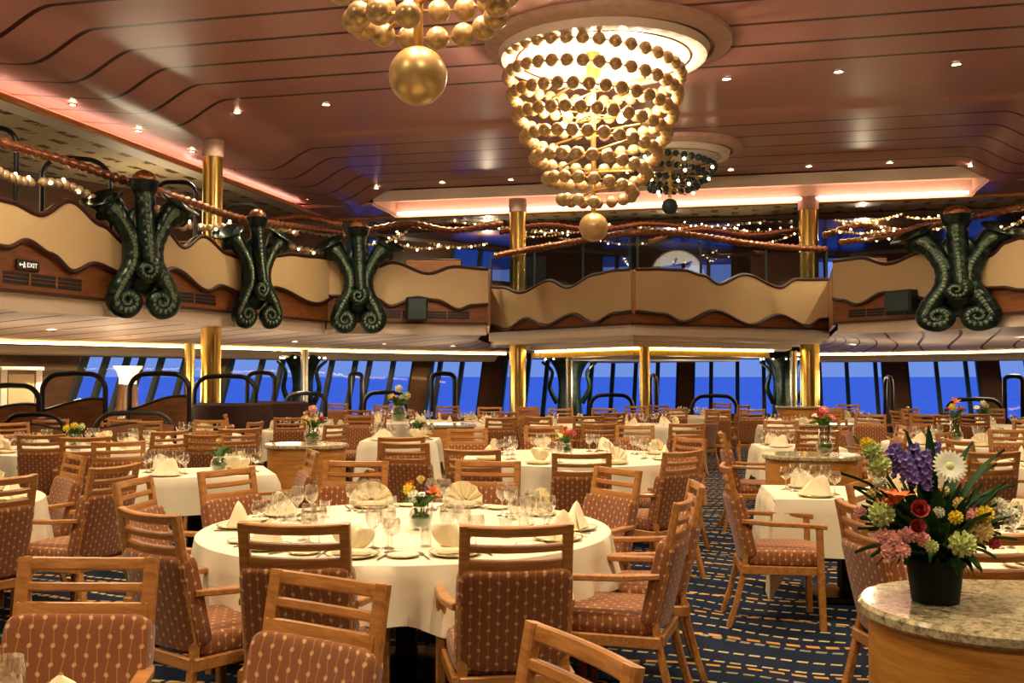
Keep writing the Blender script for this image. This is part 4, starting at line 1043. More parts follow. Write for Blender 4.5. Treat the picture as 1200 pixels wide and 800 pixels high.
# ---------------------------------------------------------------- service counters with granite tops
def counter(c, rz, L, Wd, h, label):
    """pill-shaped counter: straight middle, half-round ends"""
    e = empty('service_counter', (c.x, c.y, 0), rz); tag(e, label, 'counter', 'service counters')
    def pill(r, n=20):
        s = L / 2 - r if L / 2 > r else 0; pts = []
        for k in range(n + 1): a = -PI / 2 + PI * k / n; pts.append((s + r * math.cos(a), r * math.sin(a)))
        for k in range(n + 1): a = PI / 2 + PI * k / n; pts.append((-s + r * math.cos(a), r * math.sin(a)))
        return pts
    def prism(prof):
        m = MB(); rows = []
        for (ins, z) in prof:
            P = pill(Wd / 2 - ins); s0 = (L / 2 - Wd / 2)
            P = []
            r = Wd / 2 - ins
            for k in range(21): a = -PI / 2 + PI * k / 20; P.append((s0 + r * math.cos(a), r * math.sin(a), z))
            for k in range(21): a = PI / 2 + PI * k / 20; P.append((-s0 + r * math.cos(a), r * math.sin(a), z))
            rows.append(P)
        n = len(rows[0])
        for row in rows: m.v += row
        for j in range(len(rows) - 1):
            for i in range(n): m.f.append((j * n + i, j * n + (i + 1) % n, (j + 1) * n + (i + 1) % n, (j + 1) * n + i))
        m.f += [tuple(range(n - 1, -1, -1)), tuple(range((len(rows) - 1) * n, len(rows) * n))]; return m
    prism([(.03, .07), (.03, h - .045)]).build('cabinet_body', MAT['oak'], e, ang=50)
    prism([(.06, 0), (.06, .07)]).build('plinth', MAT['black_metal'], e, ang=50)
    prism([(.012, h - .045), (.0, h - .035), (0, h - .012), (.01, h)]).build('granite_top', MAT['granite'], e, ang=30)
    return e
ZC = .9
counter(Vector((1.84, 3.13, 0)), -.10, 1.52, .80, ZC, 'near honey wood counter with beige granite top carrying the big bouquet')
counter(Vector((-2.12, 10.6, 0)), 0, .86, .62, ZC, 'honey wood counter with granite top left of centre behind the foreground table')
counter(Vector((2.68, 9.2, 0)), -.15, .86, .66, ZC, 'honey wood counter with granite top in front of the aisle tables on the right')
counter(Vector((-.95, 14.9, 0)), 0, .86, .6, ZC, 'smaller looking wooden counter near the middle of the room')
counter(Vector((4.55, 15.0, 0)), -.1, .86, .6, ZC, 'wooden counter far back left of the right brass column')
counter(Vector((5.5, 19.6, 0)), -.1, .9, .6, 1.02, 'farthest wooden counter in front of the right brass column')
# ---------------------------------------------------------------- flowers on tables and counters
posy(Vector((-.50, 5.65, 0)), 'round glass vase of orange, cream and purple flowers on foreground table', 3, [('rose', 'fl_cream'), ('lily', 'fl_orange'), ('ball', 'fl_purple'), ('daisy', 'fl_white'), ('rose', 'fl_orange'), ('ball', 'fl_yellow'), ('ball', 'fl_white')], 1.0)
posy(Vector((.55, 10.6, 0)), 'vase of rust orange and cream flowers on the round table behind', 4, [('rose', 'fl_orange'), ('ball', 'fl_red'), ('ball', 'fl_orange'), ('rose', 'fl_cream'), ('daisy', 'fl_cream')], 1.15)
posy(Vector((-4.95, 11.6, 0)), 'vase of pale yellow flowers on the round table near left booths', 5, [('ball', 'fl_yellow'), ('ball', 'fl_lime'), ('rose', 'fl_yellow'), ('ball', 'fl_yellow')], 1.2)
posy(Vector((-2.05, 10.55, 0)), 'dark vase of dusky pink flowers on the left wooden counter', 6, [('ball', 'fl_pink'), ('rose', 'fl_red'), ('ball', 'fl_cream'), ('rose', 'fl_pink'), ('ball', 'fl_cream')], 1.3, z=ZC)
posy(Vector((2.77, 9.1, 0)), 'tall vase of bright red flowers on the right wooden counter', 7, [('daisy', 'fl_red'), ('daisy', 'fl_red'), ('lily', 'fl_red'), ('daisy', 'fl_pink'), ('ball', 'fl_red')], 1.1, z=ZC, tall=True)
posy(Vector((-2.1, 19.0, 0)), 'large white bouquet on the far table', 8, [('ball', 'fl_white'), ('ball', 'fl_lime'), ('ball', 'fl_white'), ('daisy', 'fl_white'), ('ball', 'fl_cream')], 2.2)
posy(Vector((-2.55, 8.95, 0)), 'single cream bloom in a vase on the square left table', 9, [('rose', 'fl_cream')], 1.1)
posy(Vector((-1.25, 13.6, 0)), 'white flowers in a vase on the small square table', 10, [('ball', 'fl_white'), ('rose', 'fl_cream'), ('daisy', 'fl_white')], 1.1)
posy(Vector((5.6, 14.2, 0)), 'tall vase of orange and yellow flowers behind the big bouquet', 11, [('lily', 'fl_orange'), ('ball', 'fl_orange'), ('lily', 'fl_yellow'), ('rose', 'fl_red'), ('ball', 'fl_yellow')], 1.6, z=0.757, tall=True) if False else None
posy(Vector((7.9, 17.2, 0)), 'white and green flowers on the far right round table', 12, [('ball', 'fl_white'), ('ball', 'fl_cream'), ('daisy', 'fl_white')], 1.5)
posy(Vector((5.55, 12.85, 0)), 'orange and yellow flowers on the table behind the big bouquet', 13, [('lily', 'fl_orange'), ('ball', 'fl_orange'), ('ball', 'fl_yellow'), ('rose', 'fl_red'), ('ball', 'fl_yellow')], 1.35, tall=True)
posy(Vector((5.7, 9.3, 0)), 'cream flowers on the round table at the right edge', 14, [('ball', 'fl_white'), ('rose', 'fl_cream'), ('ball', 'fl_lime')], 1.1)
posy(Vector((3.2, 4.95, 0)), 'small white flowers on the table behind the flower stand', 15, [('ball', 'fl_white'), ('daisy', 'fl_white')], 1.0)
put('wine', Vector((-1.155, 2.37, 0)), 0, 'wine glass in the bottom left corner on the nearest table', 'glass', 'wine glasses')
# the big bouquet
BD = 3.2; BC = W(1096, 699, BD); BC.z = ZC
bq = empty('flower_bouquet', BC); tag(bq, 'big mixed bouquet in a dark green pot on the near granite counter', 'flowers')
def bp(px, py, dy=0.): return W(px, py, BD + dy) - BC
m = MB(); m.lathe([(.066, 0), (.07, .004), (.083, .112), (.09, .114), (.092, .136), (.086, .136), (.08, .12)], 32); m.build('flower_pot', MAT['pot_green'], bq)
m = MB(); m.sphere((0, 0, .13), .078, 14, 8, (1, 1, .4)); m.build('moss', MAT['soil_foam'], bq)
rr = random.Random(5)
m = MB()
for k in range(170):
    a = rr.uniform(0, 6.3); L = rr.uniform(.08, .25); leafblade(m, (.04 * math.cos(a), .04 * math.sin(a), .13), (L * math.cos(a), L * math.sin(a) * .8, .13 + rr.uniform(-.02, .24)), rr.uniform(.012, .026), .03)
m.build('foliage', MAT['leaf_dark'], bq)
m = MB()
for k in range(45):
    a = rr.uniform(0, 6.3); L = rr.uniform(.08, .2); leafblade(m, (.05 * math.cos(a), .05 * math.sin(a), .13), (L * math.cos(a), L * math.sin(a) * .8, .10 + rr.uniform(-.03, .2)), rr.uniform(.008, .018), .04)
m.build('light_foliage', MAT['leaf_mid'], bq)
m = MB()
for (px, py) in ((985, 556), (1000, 572), (1178, 528), (1168, 545), (1190, 570), (1165, 580), (1140, 520), (1060, 505), (1088, 500), (1035, 585)):
    leafblade(m, (0, 0, .15), bp(px, py, rr.uniform(-.05, .12)), .018, .05)
m.build('long_leaves', MAT['leaf_dark'], bq)
m = MB()
for (px, py) in ((1113, 546), (1075, 545), (1050, 573), (1022, 528), (1030, 545), (1118, 607), (1155, 603), (1000, 510), (1063, 505)): m.tube([(0, 0, .13), bp(px, py) * .5 + Vector((0, .02, .09)), bp(px, py)], .0035, 6)
m.build('stems', MAT['leaf_mid'], bq)
fl_daisy(bq, bp(1113, 546, -.12), .056, (-.05, -1, .35))
for i, (px, py, px2, py2, dy) in enumerate(((1058, 562, 1048, 522, 0), (1076, 570, 1070, 522, -.04), (1086, 566, 1096, 520, 0), (1068, 566, 1060, 535, -.08), (1080, 575, 1084, 530, -.07), (1060, 540, 1044, 530, -.03))):
    fl_spike(bq, bp(px, py, dy), bp(px2, py2, dy), .036, 'fl_purple', 30, i)
fl_rose(bq, bp(1075, 598, -.17), .046, (-.1, -1, .35)); fl_rose(bq, bp(1073, 617, -.18), .038, (-.1, -1, .2))
fl_lily(bq, bp(1050, 590, -.12), .066, (.05, -.1, 1)); fl_ball(bq, bp(1040, 588, -.1), .02, 'fl_orange', n=16)
for i, (px, py, r_, mt, dy) in enumerate(((1022, 528, .032, 'fl_lime', -.05), (1016, 520, .022, 'fl_yellow', -.04), (1031, 546, .036, 'fl_lime', -.06), (1033, 602, .040, 'fl_lime', -.1), (1128, 637, .040, 'fl_lime', -.17), (1052, 632, .030, 'fl_pink', -.14), (1066, 626, .026, 'fl_pink', -.15),
                               (1044, 645, .030, 'fl_pink', -.13), (1058, 645, .024, 'fl_pink', -.16), (1036, 628, .026, 'fl_pink', -.1), (1082, 632, .022, 'fl_pink', -.16), (1150, 622, .036, 'fl_cream', -.1), (1143, 606, .03, 'fl_pink', -.08), (1100, 600, .018, 'fl_white', -.1), (1092, 640, .02, 'fl_lime', -.2), (1170, 590, .022, 'fl_white', .05), (1008, 600, .02, 'fl_pink', .02), (1105, 575, .02, 'fl_cream', .03), (1020, 580, .018, 'fl_cream', .05), (1184, 604, .03, 'fl_white', -.03), (1120, 606, .022, 'fl_yellow', -.14), (1155, 602, .026, 'fl_yellow', -.12), (1031, 566, .024, 'fl_white', 0), (1165, 636, .02, 'fl_red', -.06), (1125, 590, .022, 'fl_cream', -.02))):
    fl_ball(bq, bp(px, py, dy), r_, mt, 'carnation_bloom' if mt == 'fl_pink' else 'chrysanthemum_bloom', 34, i)
# ================================================================== CHANDELIERS
BD_ME = {}
def sph_mesh(key, r, mat, seg=14, rings=10):
    if key not in BD_ME:
        m = MB(); m.sphere((0, 0, 0), r, seg, rings); me = m.mesh(key); me.materials.append(MAT[mat]); BD_ME[key] = me
    return BD_ME[key]
def inst(name, me, parent, loc):
    o = bpy.data.objects.new(name, me); COL.objects.link(o); o.parent = parent; o.location = loc; return o
def chandelier(p, label, ztop=6.2, big=1.0, H=2.0, coils=7.2, dark=False, r_bead=.088, light=170, rot0=0.):
    e = empty('bead_chandelier', (p.x, p.y, 0)); tag(e, label, 'chandelier', 'bead chandeliers')
    m = MB(); m.lathe([(1.72 * big, ztop + .02), (1.70 * big, ztop - .05), (1.5 * big, ztop - .12), (1.46 * big, ztop - .12), (1.44 * big, ztop - .05), (1e-4, ztop - .02)], 72, c=(.06, 0, 0)); m.build('ceiling_dish', MAT['collar'], e, ang=35)
    m = MB(); m.lathe([(1.46 * big, ztop - .12), (1.42 * big, ztop - .22), (1.30 * big, ztop - .23), (1.18 * big, ztop - .2), (1e-4, ztop - .1)], 72); m.build('inner_bowl', MAT['white_trim'], e, ang=35)
    m = MB(); m.tube([(1.2 * big * math.cos(a), 1.2 * big * math.sin(a), ztop - .21) for a in [2 * PI * i / 72 for i in range(73)]], .014, 6, caps=False); m.build('bowl_ring', MAT['gold_rim'], e)
    zt = ztop - .27; zb = zt - H; cx = -.14 * big
    m = MB(); m.tube([(cx, 0, ztop - .15), (cx, 0, zb - .1)], .035, 12); m.lathe([(.1, ztop - .45), (.1, ztop - .12)], 16, c=(cx, 0, 0)); m.build('rod', MAT['rod_gold'], e)
    # spiral
    pts = []; ang = PI + .35 + rot0; v = 0.; step = r_bead * 2.38
    def rad(v): return 1.22 * big * (1 - .15 * v - .54 * v ** 2.3)
    tot = 2 * PI * coils
    while ang - PI - .35 - rot0 < tot:
        v = (ang - PI - .35 - rot0) / tot; r = rad(v); pts.append(Vector((cx + r * math.cos(ang), r * math.sin(ang), zt - H * v - .075 * r * math.cos(ang)))); ang += step / r
    cam_l = Vector((-p.x, -p.y, 1.6)); order = sorted(range(len(pts)), key=lambda i: (pts[i] - cam_l).length)
    me = sph_mesh('bead_dark' if dark else 'bead', r_bead, 'mullion' if dark else 'bead')
    near = set(order[:100])
    for i in order[:100]: inst('bead', me, e, pts[i])
    m = MB()
    for i in range(len(pts)):
        if i not in near: m.sphere(pts[i], r_bead, 12, 8)
    o = m.build('bead_strand', MAT['mullion' if dark else 'bead'], e); o['kind'] = 'stuff'
    m = MB(); m.tube(pts, .012, 6); m.build('spiral_wire', MAT['rod_gold'], e)
    for k in range(7):
        v = (k + .4) / 7.2; i = min(range(len(pts)), key=lambda i: abs((zt - pts[i].z) / H - v)); q = pts[i]; q2 = Vector((2 * cx - q.x, -q.y, q.z - .1))
        if k % 2: q, q2 = Vector((q2.x, q2.y, q.z)), Vector((q.x, q.y, q2.z))
        m = MB(); m.tube([q, Vector((cx, 0, q.z)), q2], .016, 6); m.build('arm', MAT['rod_gold'], e)
    me = sph_mesh('finial_dark' if dark else 'finial', .2 * (1 if not dark else .8), 'mullion' if dark else 'ball_gold', 28, 18); inst('finial_ball', me, e, (cx, 0, zb - .28))
    bm = sph_mesh('bulb', .055, 'bulb_warm')
    if dark:
        fb = sph_mesh('glint', .03, 'fairy', 8, 6)
        for i in range(3, len(pts), 5): inst('bead_glint', fb, e, pts[i] + Vector((0, -.02, -r_bead - .02)))  # glowing spheres added to imitate bright reflections on the dark beads
    for k in range(0 if dark else 6):
        a = 1.05 * k + .5; q = Vector((cx + .46 * math.cos(a) * big, .46 * math.sin(a) * big, zt - .36 * H - .04 * (k % 3))); inst('bulb', bm, e, q)
        m = MB(); m.tube([(cx, 0, q.z + .02), q + Vector((0, 0, .0))], .012, 6); m.lathe([(.02, .04), (.03, .1)], 8, c=q); m.build('bulb_holder', MAT['rod_gold'], e)
    if light:
        for k in range(3):
            a = 2.1 * k; l = lamp('chandelier_light', 'POINT', (cx + .5 * math.cos(a), .5 * math.sin(a), zt - .45), light, (1, .80, .62), .12, parent=e)
    return e
def lamp(name, typ, loc, energy, color, size=.1, spot=None, parent=None, rot=None):
    l = bpy.data.lights.new(name, typ); l.energy = energy; l.color = color
    if typ == 'POINT': l.shadow_soft_size = size
    if typ == 'SPOT': l.shadow_soft_size = size; l.spot_size = R(spot or 120); l.spot_blend = .8
    o = bpy.data.objects.new(name, l); COL.objects.link(o); o.location = loc
    if rot: o.rotation_euler = rot
    if parent: o.parent = parent
    return o
chandelier(PX(708, 14.1), 'great spiral chandelier of golden beads hanging in the middle of the picture')
chandelier(PX(513, 6.95), 'nearest bead chandelier, only its big bottom ball and lowest beads showing', ztop=6.2)
chandelier(PX(792, 20.2), 'farthest small chandelier of dark beads behind the great one', ztop=6.12, big=.74, H=.62, coils=3.2, dark=True, r_bead=.065, light=0)
# ================================================================== GARLANDS OF BEADS AND LIGHTS
GP = sph_mesh('garland_bead', .066, 'bead_pearl', 10, 7); GP2 = sph_mesh('garland_bead_small', .034, 'bead', 8, 6); FB = sph_mesh('fairy_bulb', .022, 'fairy', 8, 6); FB2 = sph_mesh('fairy_bulb_far', .019, 'fairy', 8, 6)
GN = [0]
def garland(a, b, sag, n, label, small=False, every=2):
    a = Vector(a); b = Vector(b); pts = []
    e = empty('bead_garland', a); tag(e, label, 'garland', 'bead and light garlands')
    for i in range(n + 1):
        t = i / n; p = a + (b - a) * t; p.z -= sag * 4 * t * (1 - t); pts.append(p - a)
    m = MB(); m.tube(pts, .006, 5); m.build('garland_wire', MAT['rod_gold'], e)
    for i in range(1, n):
        inst('bead', GP2 if small else GP, e, pts[i])
        if i % every == 0: inst('light_bulb', FB2 if small else FB, e, pts[i] + Vector((rnd.uniform(-.03, .03), -.06 if not small else -.05, rnd.uniform(-.05, .07))))
    return e
def gl(px, D): return online(px, A0, P2)[1]
def LG(p0, y0, p1, y1, sag, n, lb, back=.35, **kw):
    a = W(p0, y0, gl(p0, 0).y + back); b = W(p1, y1, gl(p1, 0).y + back); return garland(a, b, sag, n, lb, **kw)
LG(-40, 168, 42, 214, .12, 11, 'bead garland sloping down at the far left edge above the cream balcony')
LG(42, 214, 116, 238, -.10, 9, 'bead garland humped just left of the leftmost scroll bracket')
LG(176, 236, 222, 268, .08, 6, 'short bead garland right of the leftmost scroll bracket')
LG(205, 258, 276, 262, .10, 9, 'bead garland between the first two scroll brackets, in front of brass column')
LG(292, 262, 352, 275, -.05, 9, 'bead garland beginning right of the second scroll bracket')
LG(318, 280, 404, 292, .12, 11, 'lower bead garland left of the third scroll bracket')
LG(340, 266, 408, 276, .02, 9, 'upper bead garland left of the third scroll bracket')
far = [(428, 286, 470, 272, 19.8, 'left of the pink cove, rising'), (440, 278, 520, 290, 21, 'above the short balcony front'), (470, 262, 560, 268, 24, 'high above the short balcony front'), (500, 284, 575, 284, 21.5, 'low over the short balcony front'),
       (560, 262, 640, 262, 26, 'right of the middle left column top'), (620, 268, 690, 270, 26, 'behind the big chandelier ball'), (520, 258, 600, 256, 27, 'just below the pink cove left of the column'), (700, 262, 790, 262, 26, 'below the pink cove, right of the chandelier ball'),
       (790, 262, 900, 258, 26, 'long and high left of the right column'), (770, 276, 890, 278, 25, 'humped left of the right column'), (850, 268, 935, 266, 26.5, 'short, touching the right column'), (700, 280, 770, 284, 25, 'low behind the middle handrail'),
       (975, 258, 1060, 250, 22, 'right of the right column, high'), (970, 268, 1050, 268, 21, 'right of the right column, low'), (1020, 262, 1110, 266, 20.5, 'left of the right bracket'), (1000, 280, 1100, 262, 19.8, 'rising towards the right bracket'), (1160, 274, 1225, 234, 17.5, 'right of the right bracket at the edge'), (1060, 254, 1130, 248, 22, 'behind the right bracket dome'),
       (600, 276, 690, 268, 26.5, 'between left column and chandelier ball'), (880, 284, 935, 272, 25, 'steep, just left of the right column'), (640, 284, 720, 276, 24.5, 'close behind the left half handrail')]
for p0, y0, p1, y1, D, lb in far + [(a + 14, b - 5, c + 10, d - 4, D + 1.2, 'behind the one ' + l_) for a, b, c, d, D, l_ in far[::2] if b > 262]:
    n = int(abs(p1 - p0) / 4.2); garland(W(p0, y0, D), W(p1, y1, D), .10 if 'hump' not in lb else -.25, n, 'bead and light string, %s' % lb, small=True, every=3)
for pts, D, lb in ((((585, 272), (640, 264), (700, 270), (760, 262), (830, 270)), 25.5, 'long twisted copper swag behind the chandelier ball under the gallery ceiling'), (((760, 284), (820, 270), (880, 276), (940, 268)), 24.8, 'twisted copper swag left of the right brass column'),
                   (((430, 270), (480, 262), (530, 270), (590, 262)), 23.5, 'twisted copper swag above the short balcony front'), (((965, 276), (1010, 264), (1060, 272), (1110, 258)), 21.5, 'twisted copper swag right of the right brass column'), (((310, 262), (350, 254), (400, 262)), 20.5, 'twisted copper swag behind the lights left of third bracket')):
    rope([W(x, y, D) for x, y in pts], lb, .07)
# ================================================================== BOOTHS, HOOPS
def hoop(px0, px1, ytop, ybase, D, label, r=.04, panel=None, D2=None, parent=None, flat=.55):
    """dark metal hoop: two legs and an arched top, with an optional upholstered panel whose top edge waves"""
    a = W(px0, ytop, D); b = W(px1, ytop, D2 or D); base = W((px0 + px1) / 2, ybase, D).z
    o = Vector(((a.x + b.x) / 2, (a.y + b.y) / 2, max(0, base) if base > -.3 else 0)); d = Vector((b.x - a.x, b.y - a.y, 0)); Wd = d.length; H = a.z - o.z
    e = empty('booth_divider', o, math.atan2(d.y, d.x)); tag(e, label, 'divider', 'dark metal hoops of the booths')
    hw = Wd / 2; c = min(hw, H) * flat; P = [(-hw * 1.02, 0, 0), (-hw, 0, H - c)]
    for k in range(1, 9):
        t = k / 9 * PI / 2; P.append((-hw + c * (1 - math.cos(t)), 0, H - c + c * math.sin(t)))
    if hw - c > .02: P.append((0, 0, H + .01))
    for k in range(0, 9):
        t = PI / 2 - k / 9 * PI / 2; P.append((hw - c * (1 - math.cos(t)), 0, H - c + c * math.sin(t)))
    P += [(hw * 1.02, 0, 0)]
    m = MB(); m.tube(P, r, 8); m.build('hoop', MAT['black_metal'], e)
    if panel:
        z0, z1 = panel; n = 20; m = MB()
        tp = [(-hw + Wd * i / n, H * (z0 + (z1 - z0) * smooth01(i / n)) + .05 * math.sin(i / n * PI)) for i in range(n + 1)]
        for x, z in tp: m.v += [(x, -.03, 0), (x, -.03, z), (x, .03, z), (x, .03, 0)]
        for i in range(n):
            for k in range(4): m.f.append((i * 4 + k, i * 4 + (k + 1) % 4, i * 4 + 4 + (k + 1) % 4, i * 4 + 4 + k))
        m.build('upholstered_panel', MAT['booth_wood'], e, smooth=False); m = MB(); m.tube([(x, 0, z) for x, z in tp], r * .85, 8); m.build('panel_rail', MAT['black_metal'], e)
    return e
hoop(50, 124, 438, 600, 15.2, 'dark hoop with brown panel, leftmost whole booth on the left', panel=(.66, .76)); hoop(152, 222, 438, 600, 15.6, 'dark hoop with brown panel just left of the fat left column', panel=(.66, .78))
hoop(-24, 46, 452, 600, 15.0, 'dark hoop with brown panel cut by the left edge', panel=(.72, .8)); hoop(228, 300, 441, 560, 17.5, 'dark hoop behind the fat left brass column'); hoop(290, 322, 437, 560, 18.5, 'narrow dark hoop right of the fat left column')
hoop(110, 205, 484, 600, 13.4, 'low brown booth back behind the left round table', panel=(.8, .86), r=.03); hoop(5, 75, 486, 600, 13.6, 'low brown booth back near the left edge', panel=(.86, .8), r=.03)
hoop(506, 533, 438, 520, 23, 'narrow upright dark hoop before the window left of centre', r=.05); hoop(427, 476, 460, 520, 22, 'low wide dark arch before the windows left of centre', r=.045); hoop(335, 382, 461, 520, 21, 'low dark arch before the left dark vase', r=.045)
hoop(692, 741, 463, 520, 24, 'low wide dark arch before the middle windows', r=.045); hoop(762, 769, 440, 520, 23.5, 'very narrow dark hoop right of the slim brass column', r=.045, D2=22.4); hoop(811, 863, 464, 520, 24.5, 'low wide dark arch left of the right dark vase', r=.045)
hoop(1108, 1176, 468, 540, 21, 'low wide dark arch before the right windows', r=.045); hoop(1177, 1198, 441, 540, 20.5, 'narrow upright dark hoop near the right edge', r=.045); hoop(410, 424, 438, 520, 22.5, 'narrow dark hoop beside the purple window', r=.045)
hoop(1037, 1045, 442, 520, 23, 'thin dark hoop before the right brown pillar', r=.045, D2=22)
# hoops on the upper deck
def uhoop(px0, px1, ytop, D, lb, D2=None):
    a = W(px0, ytop, D); b = W(px1, ytop, D2 or D); o = Vector(((a.x + b.x) / 2, (a.y + b.y) / 2, 2.86)); d = Vector((b.x - a.x, b.y - a.y, 0)); hw = d.length / 2; H = a.z - 2.86
    e = empty('booth_divider', o, math.atan2(d.y, d.x)); tag(e, lb, 'divider', 'dark metal hoops of the upper deck'); c = hw * .7; P = [(-hw, 0, 0), (-hw, 0, H - c)]
    for k in range(1, 9): t = k / 9 * PI / 2; P.append((-hw + c * (1 - math.cos(t)), 0, H - c + c * math.sin(t)))
    for k in range(0, 9): t = PI / 2 - k / 9 * PI / 2; P.append((hw - c * (1 - math.cos(t)), 0, H - c + c * math.sin(t)))
    P.append((hw, 0, 0)); m = MB(); m.tube(P, .035, 8); m.build('hoop', MAT['black_metal'], e)
    m = MB(); m.box((0, 0, .45), (hw * 1.9, .06, .9), ch=.02); m.build('upholstered_panel', MAT['booth_wood'], e)
uhoop(50, 131, 181, 14.4, 'dark hoop above the handrail, left of the leftmost bracket', 14.9); uhoop(182, 230, 213, 16.4, 'dark hoop above the handrail, left of the left brass column'); uhoop(262, 306, 240, 17.6, 'dark hoop above the handrail beside the second bracket')
uhoop(-40, 20, 150, 13.6, 'dark hoop above the handrail at the left edge')
# dark bronze vases with shell lights around the slim columns
def bigvase(px, D, wpx, label):
    p = PX(px, D); s = D / F; rT = wpx / 2 * s; e = empty('bronze_vase', p); tag(e, label, 'vase', 'dark bronze vases by the windows')
    m = MB()
    def fn(u, v):
        a = 2 * PI * u; z = .3 + 1.75 * v; r = rT * (.42 + .12 * math.cos(v * 3) + .62 * v ** 5) * (1 + .07 * math.cos(7 * a) * v); return (r * math.cos(a), r * math.sin(a), z + .04 * math.cos(7 * a) * v ** 4)
    m.grid(fn, 42, 18, closed=True); m.lathe([(rT * .5, 0), (rT * .5, .3)], 24); m.build('fluted_body', MAT['bronze_green'], e)
    for k in range(11):
        a = 2 * PI * k / 11; inst('shell_light', FB2, e, (rT * 1.0 * math.cos(a), rT * 1.0 * math.sin(a), 2.02))
    m = MB()
    for sg in (-1, 1): m.tube(catmull([(sg * rT * .5, -.1, .9), (sg * rT * .8, -.15, 1.3), (sg * rT * .7, -.2, 1.7), (sg * rT * 1.1, -.1, 1.95)], 6), lambda u: .07 * (1 - .5 * u), 8)
    m.build('scroll_handles', MAT['bronze_green'], e)
bigvase(355, 24.2, 52, 'dark bronze vase behind the slim column left of centre'); bigvase(667, 26.4, 58, 'dark bronze vase behind the slim column near the middle'); bigvase(918, 26.2, 52, 'dark bronze vase left of the fat right brass column')
# lit cabinet and counter on the far left, shell shaped table lamp
p = PX(24, 17.6)
e = empty('display_cabinet', (p.x, p.y, 0), .55); tag(e, 'pale lit cabinet against the brown wall at the far left', 'cabinet')
m = MB(); m.box((0, 0, .85), (.62, .4, 1.7), ch=.02); m.build('cabinet_body', MAT['booth_wood'], e); m = MB(); m.box((0, -.205, 1.25), (.4, .02, .75), ch=.004); m.build('door_panel', MAT['cream_panel'], e)
m = MB(); m.box((-.27, -.21, .9), (.1, .03, 1.7), ch=.01); m.box((.27, -.21, .9), (.1, .03, 1.7), ch=.01); m.box((0, -.2, 1.72), (.66, .42, .06), ch=.01); m.build('cornice', MAT['white_trim'], e)
p = PX(150, 19.5); e = empty('wall_lamp_column', (p.x, p.y, 0)); tag(e, 'glowing fluted lamp pedestal between the left windows', 'lamp'); m = MB(); m.lathe([(.3, 0), (.28, .9), (.2, 1.0), (.18, 1.42)], 20); m.build('pedestal_body', MAT['dark_wood'], e)
m = MB(); m.lathe([(.16, 1.44), (.16, 1.56), (.2, 1.68), (.26, 1.76), (.27, 1.78)], 24, cap=False); m.build('lamp_shade', MAT['lamp_shade_glow'], e)
lamp('lamp_glow', 'POINT', (p.x, p.y - .6, 1.75), 12, (1, .7, .4), .1)
# round-backed booth sofas seen beyond the brass column
for k, (px, D, w_, lb) in enumerate(((275, 17.0, 1.3, 'dark round booth sofa right of the fat left column'), (330, 18.0, 1.0, 'dark round booth sofa before the left dark vase'))):
    p = PX(px, D); e = empty('booth_sofa', (p.x, p.y, 0)); tag(e, lb, 'sofa'); m = MB()
    def fn(u, v):
        a = PI * u; q = v * 4; i = int(min(3, q)); f = q - i; pr = [(0, 0), (0, 1.12), (.12, 1.16), (.16, .45), (.16, 0)]; o_ = pr[i][0] + (pr[i + 1][0] - pr[i][0]) * f; z = pr[i][1] + (pr[i + 1][1] - pr[i][1]) * f
        return (math.cos(a) * (w_ / 2 - o_), -math.sin(a) * (w_ / 2 - o_), z)
    m.grid(fn, 20, 16); m.build('curved_back', MAT['upholstery_dark'], e); m = MB(); m.lathe([(w_ / 2 - .2, .1), (w_ / 2 - .2, .42), (w_ / 2 - .25, .46)], 24); m.build('seat', MAT['upholstery_dark'], e)
# partitions on the upper deck (dark service walls and panels)
for (px0, px1, y0, y1, D, mt, lb) in ((610, 640, 300, 345, 27, 'mullion', 'dark screen behind the left glass balustrade'), (880, 940, 296, 330, 26.5, 'booth_wood', 'brown screen on the upper deck left of right column'), (475, 540, 305, 330, 25, 'booth_wood', 'brown screen on the upper deck above short balcony front'), (1000, 1040, 302, 320, 23.5, 'booth_wood', 'brown screen on the upper deck left of right bracket')):
    a = PX(px0, D); b = PX(px1, D); zt = W(0, y0, D).z; e = empty('deck_screen', ((a.x + b.x) / 2, D, 2.86)); tag(e, lb, 'screen', 'screens on the upper deck'); m = MB(); m.box((0, 0, (zt - 2.86) / 2), (b.x - a.x, .08, zt - 2.86), ch=.015); m.build('screen_panel', MAT[mt], e)
    m = MB(); m.tube([((a.x - b.x) / 2, 0, 0), ((a.x - b.x) / 2, 0, zt - 2.84), ((b.x - a.x) / 2, 0, zt - 2.84), ((b.x - a.x) / 2, 0, 0)], .03, 8); m.build('screen_frame', MAT['black_metal'], e)
# ================================================================== LIGHT
def lamp(name, typ, loc, energy, color, size=.1, spot=None, parent=None, rot=None):
    l = bpy.data.lights.new(name, typ); l.energy = energy; l.color = color
    if typ == 'POINT': l.shadow_soft_size = size
    if typ == 'SPOT': l.shadow_soft_size = size; l.spot_size = R(spot or 120); l.spot_blend = .8
    o = bpy.data.objects.new(name, l); COL.objects.link(o); o.location = loc
    if rot: o.rotation_euler = rot
    if parent: o.parent = parent
    return o
WARM = (1, .81, .53)
ROWS = [('nearest ceiling row', -2.5, 1500, 4), ('second ceiling row', 3.5, 1500, 4), ('third ceiling row', 9.6, 1500, 4)]
def fixture(p, label, r=.06, group='recessed ceiling downlights'):
    e = empty('ceiling_light', p); tag(e, label, 'downlight', group)
    m = MB(); m.lathe([(r * 1.5, 0), (r * 1.5, -.012), (r * 1.05, -.016), (r, .0)], 16, cap=False); m.build('trim_ring', MAT['silver'], e)
    m = MB(); m.lathe([(1e-4, -.01), (r, -.008), (r, -.002)], 14); m.build('lamp_lens', MAT['lamp_warm'], e); return e
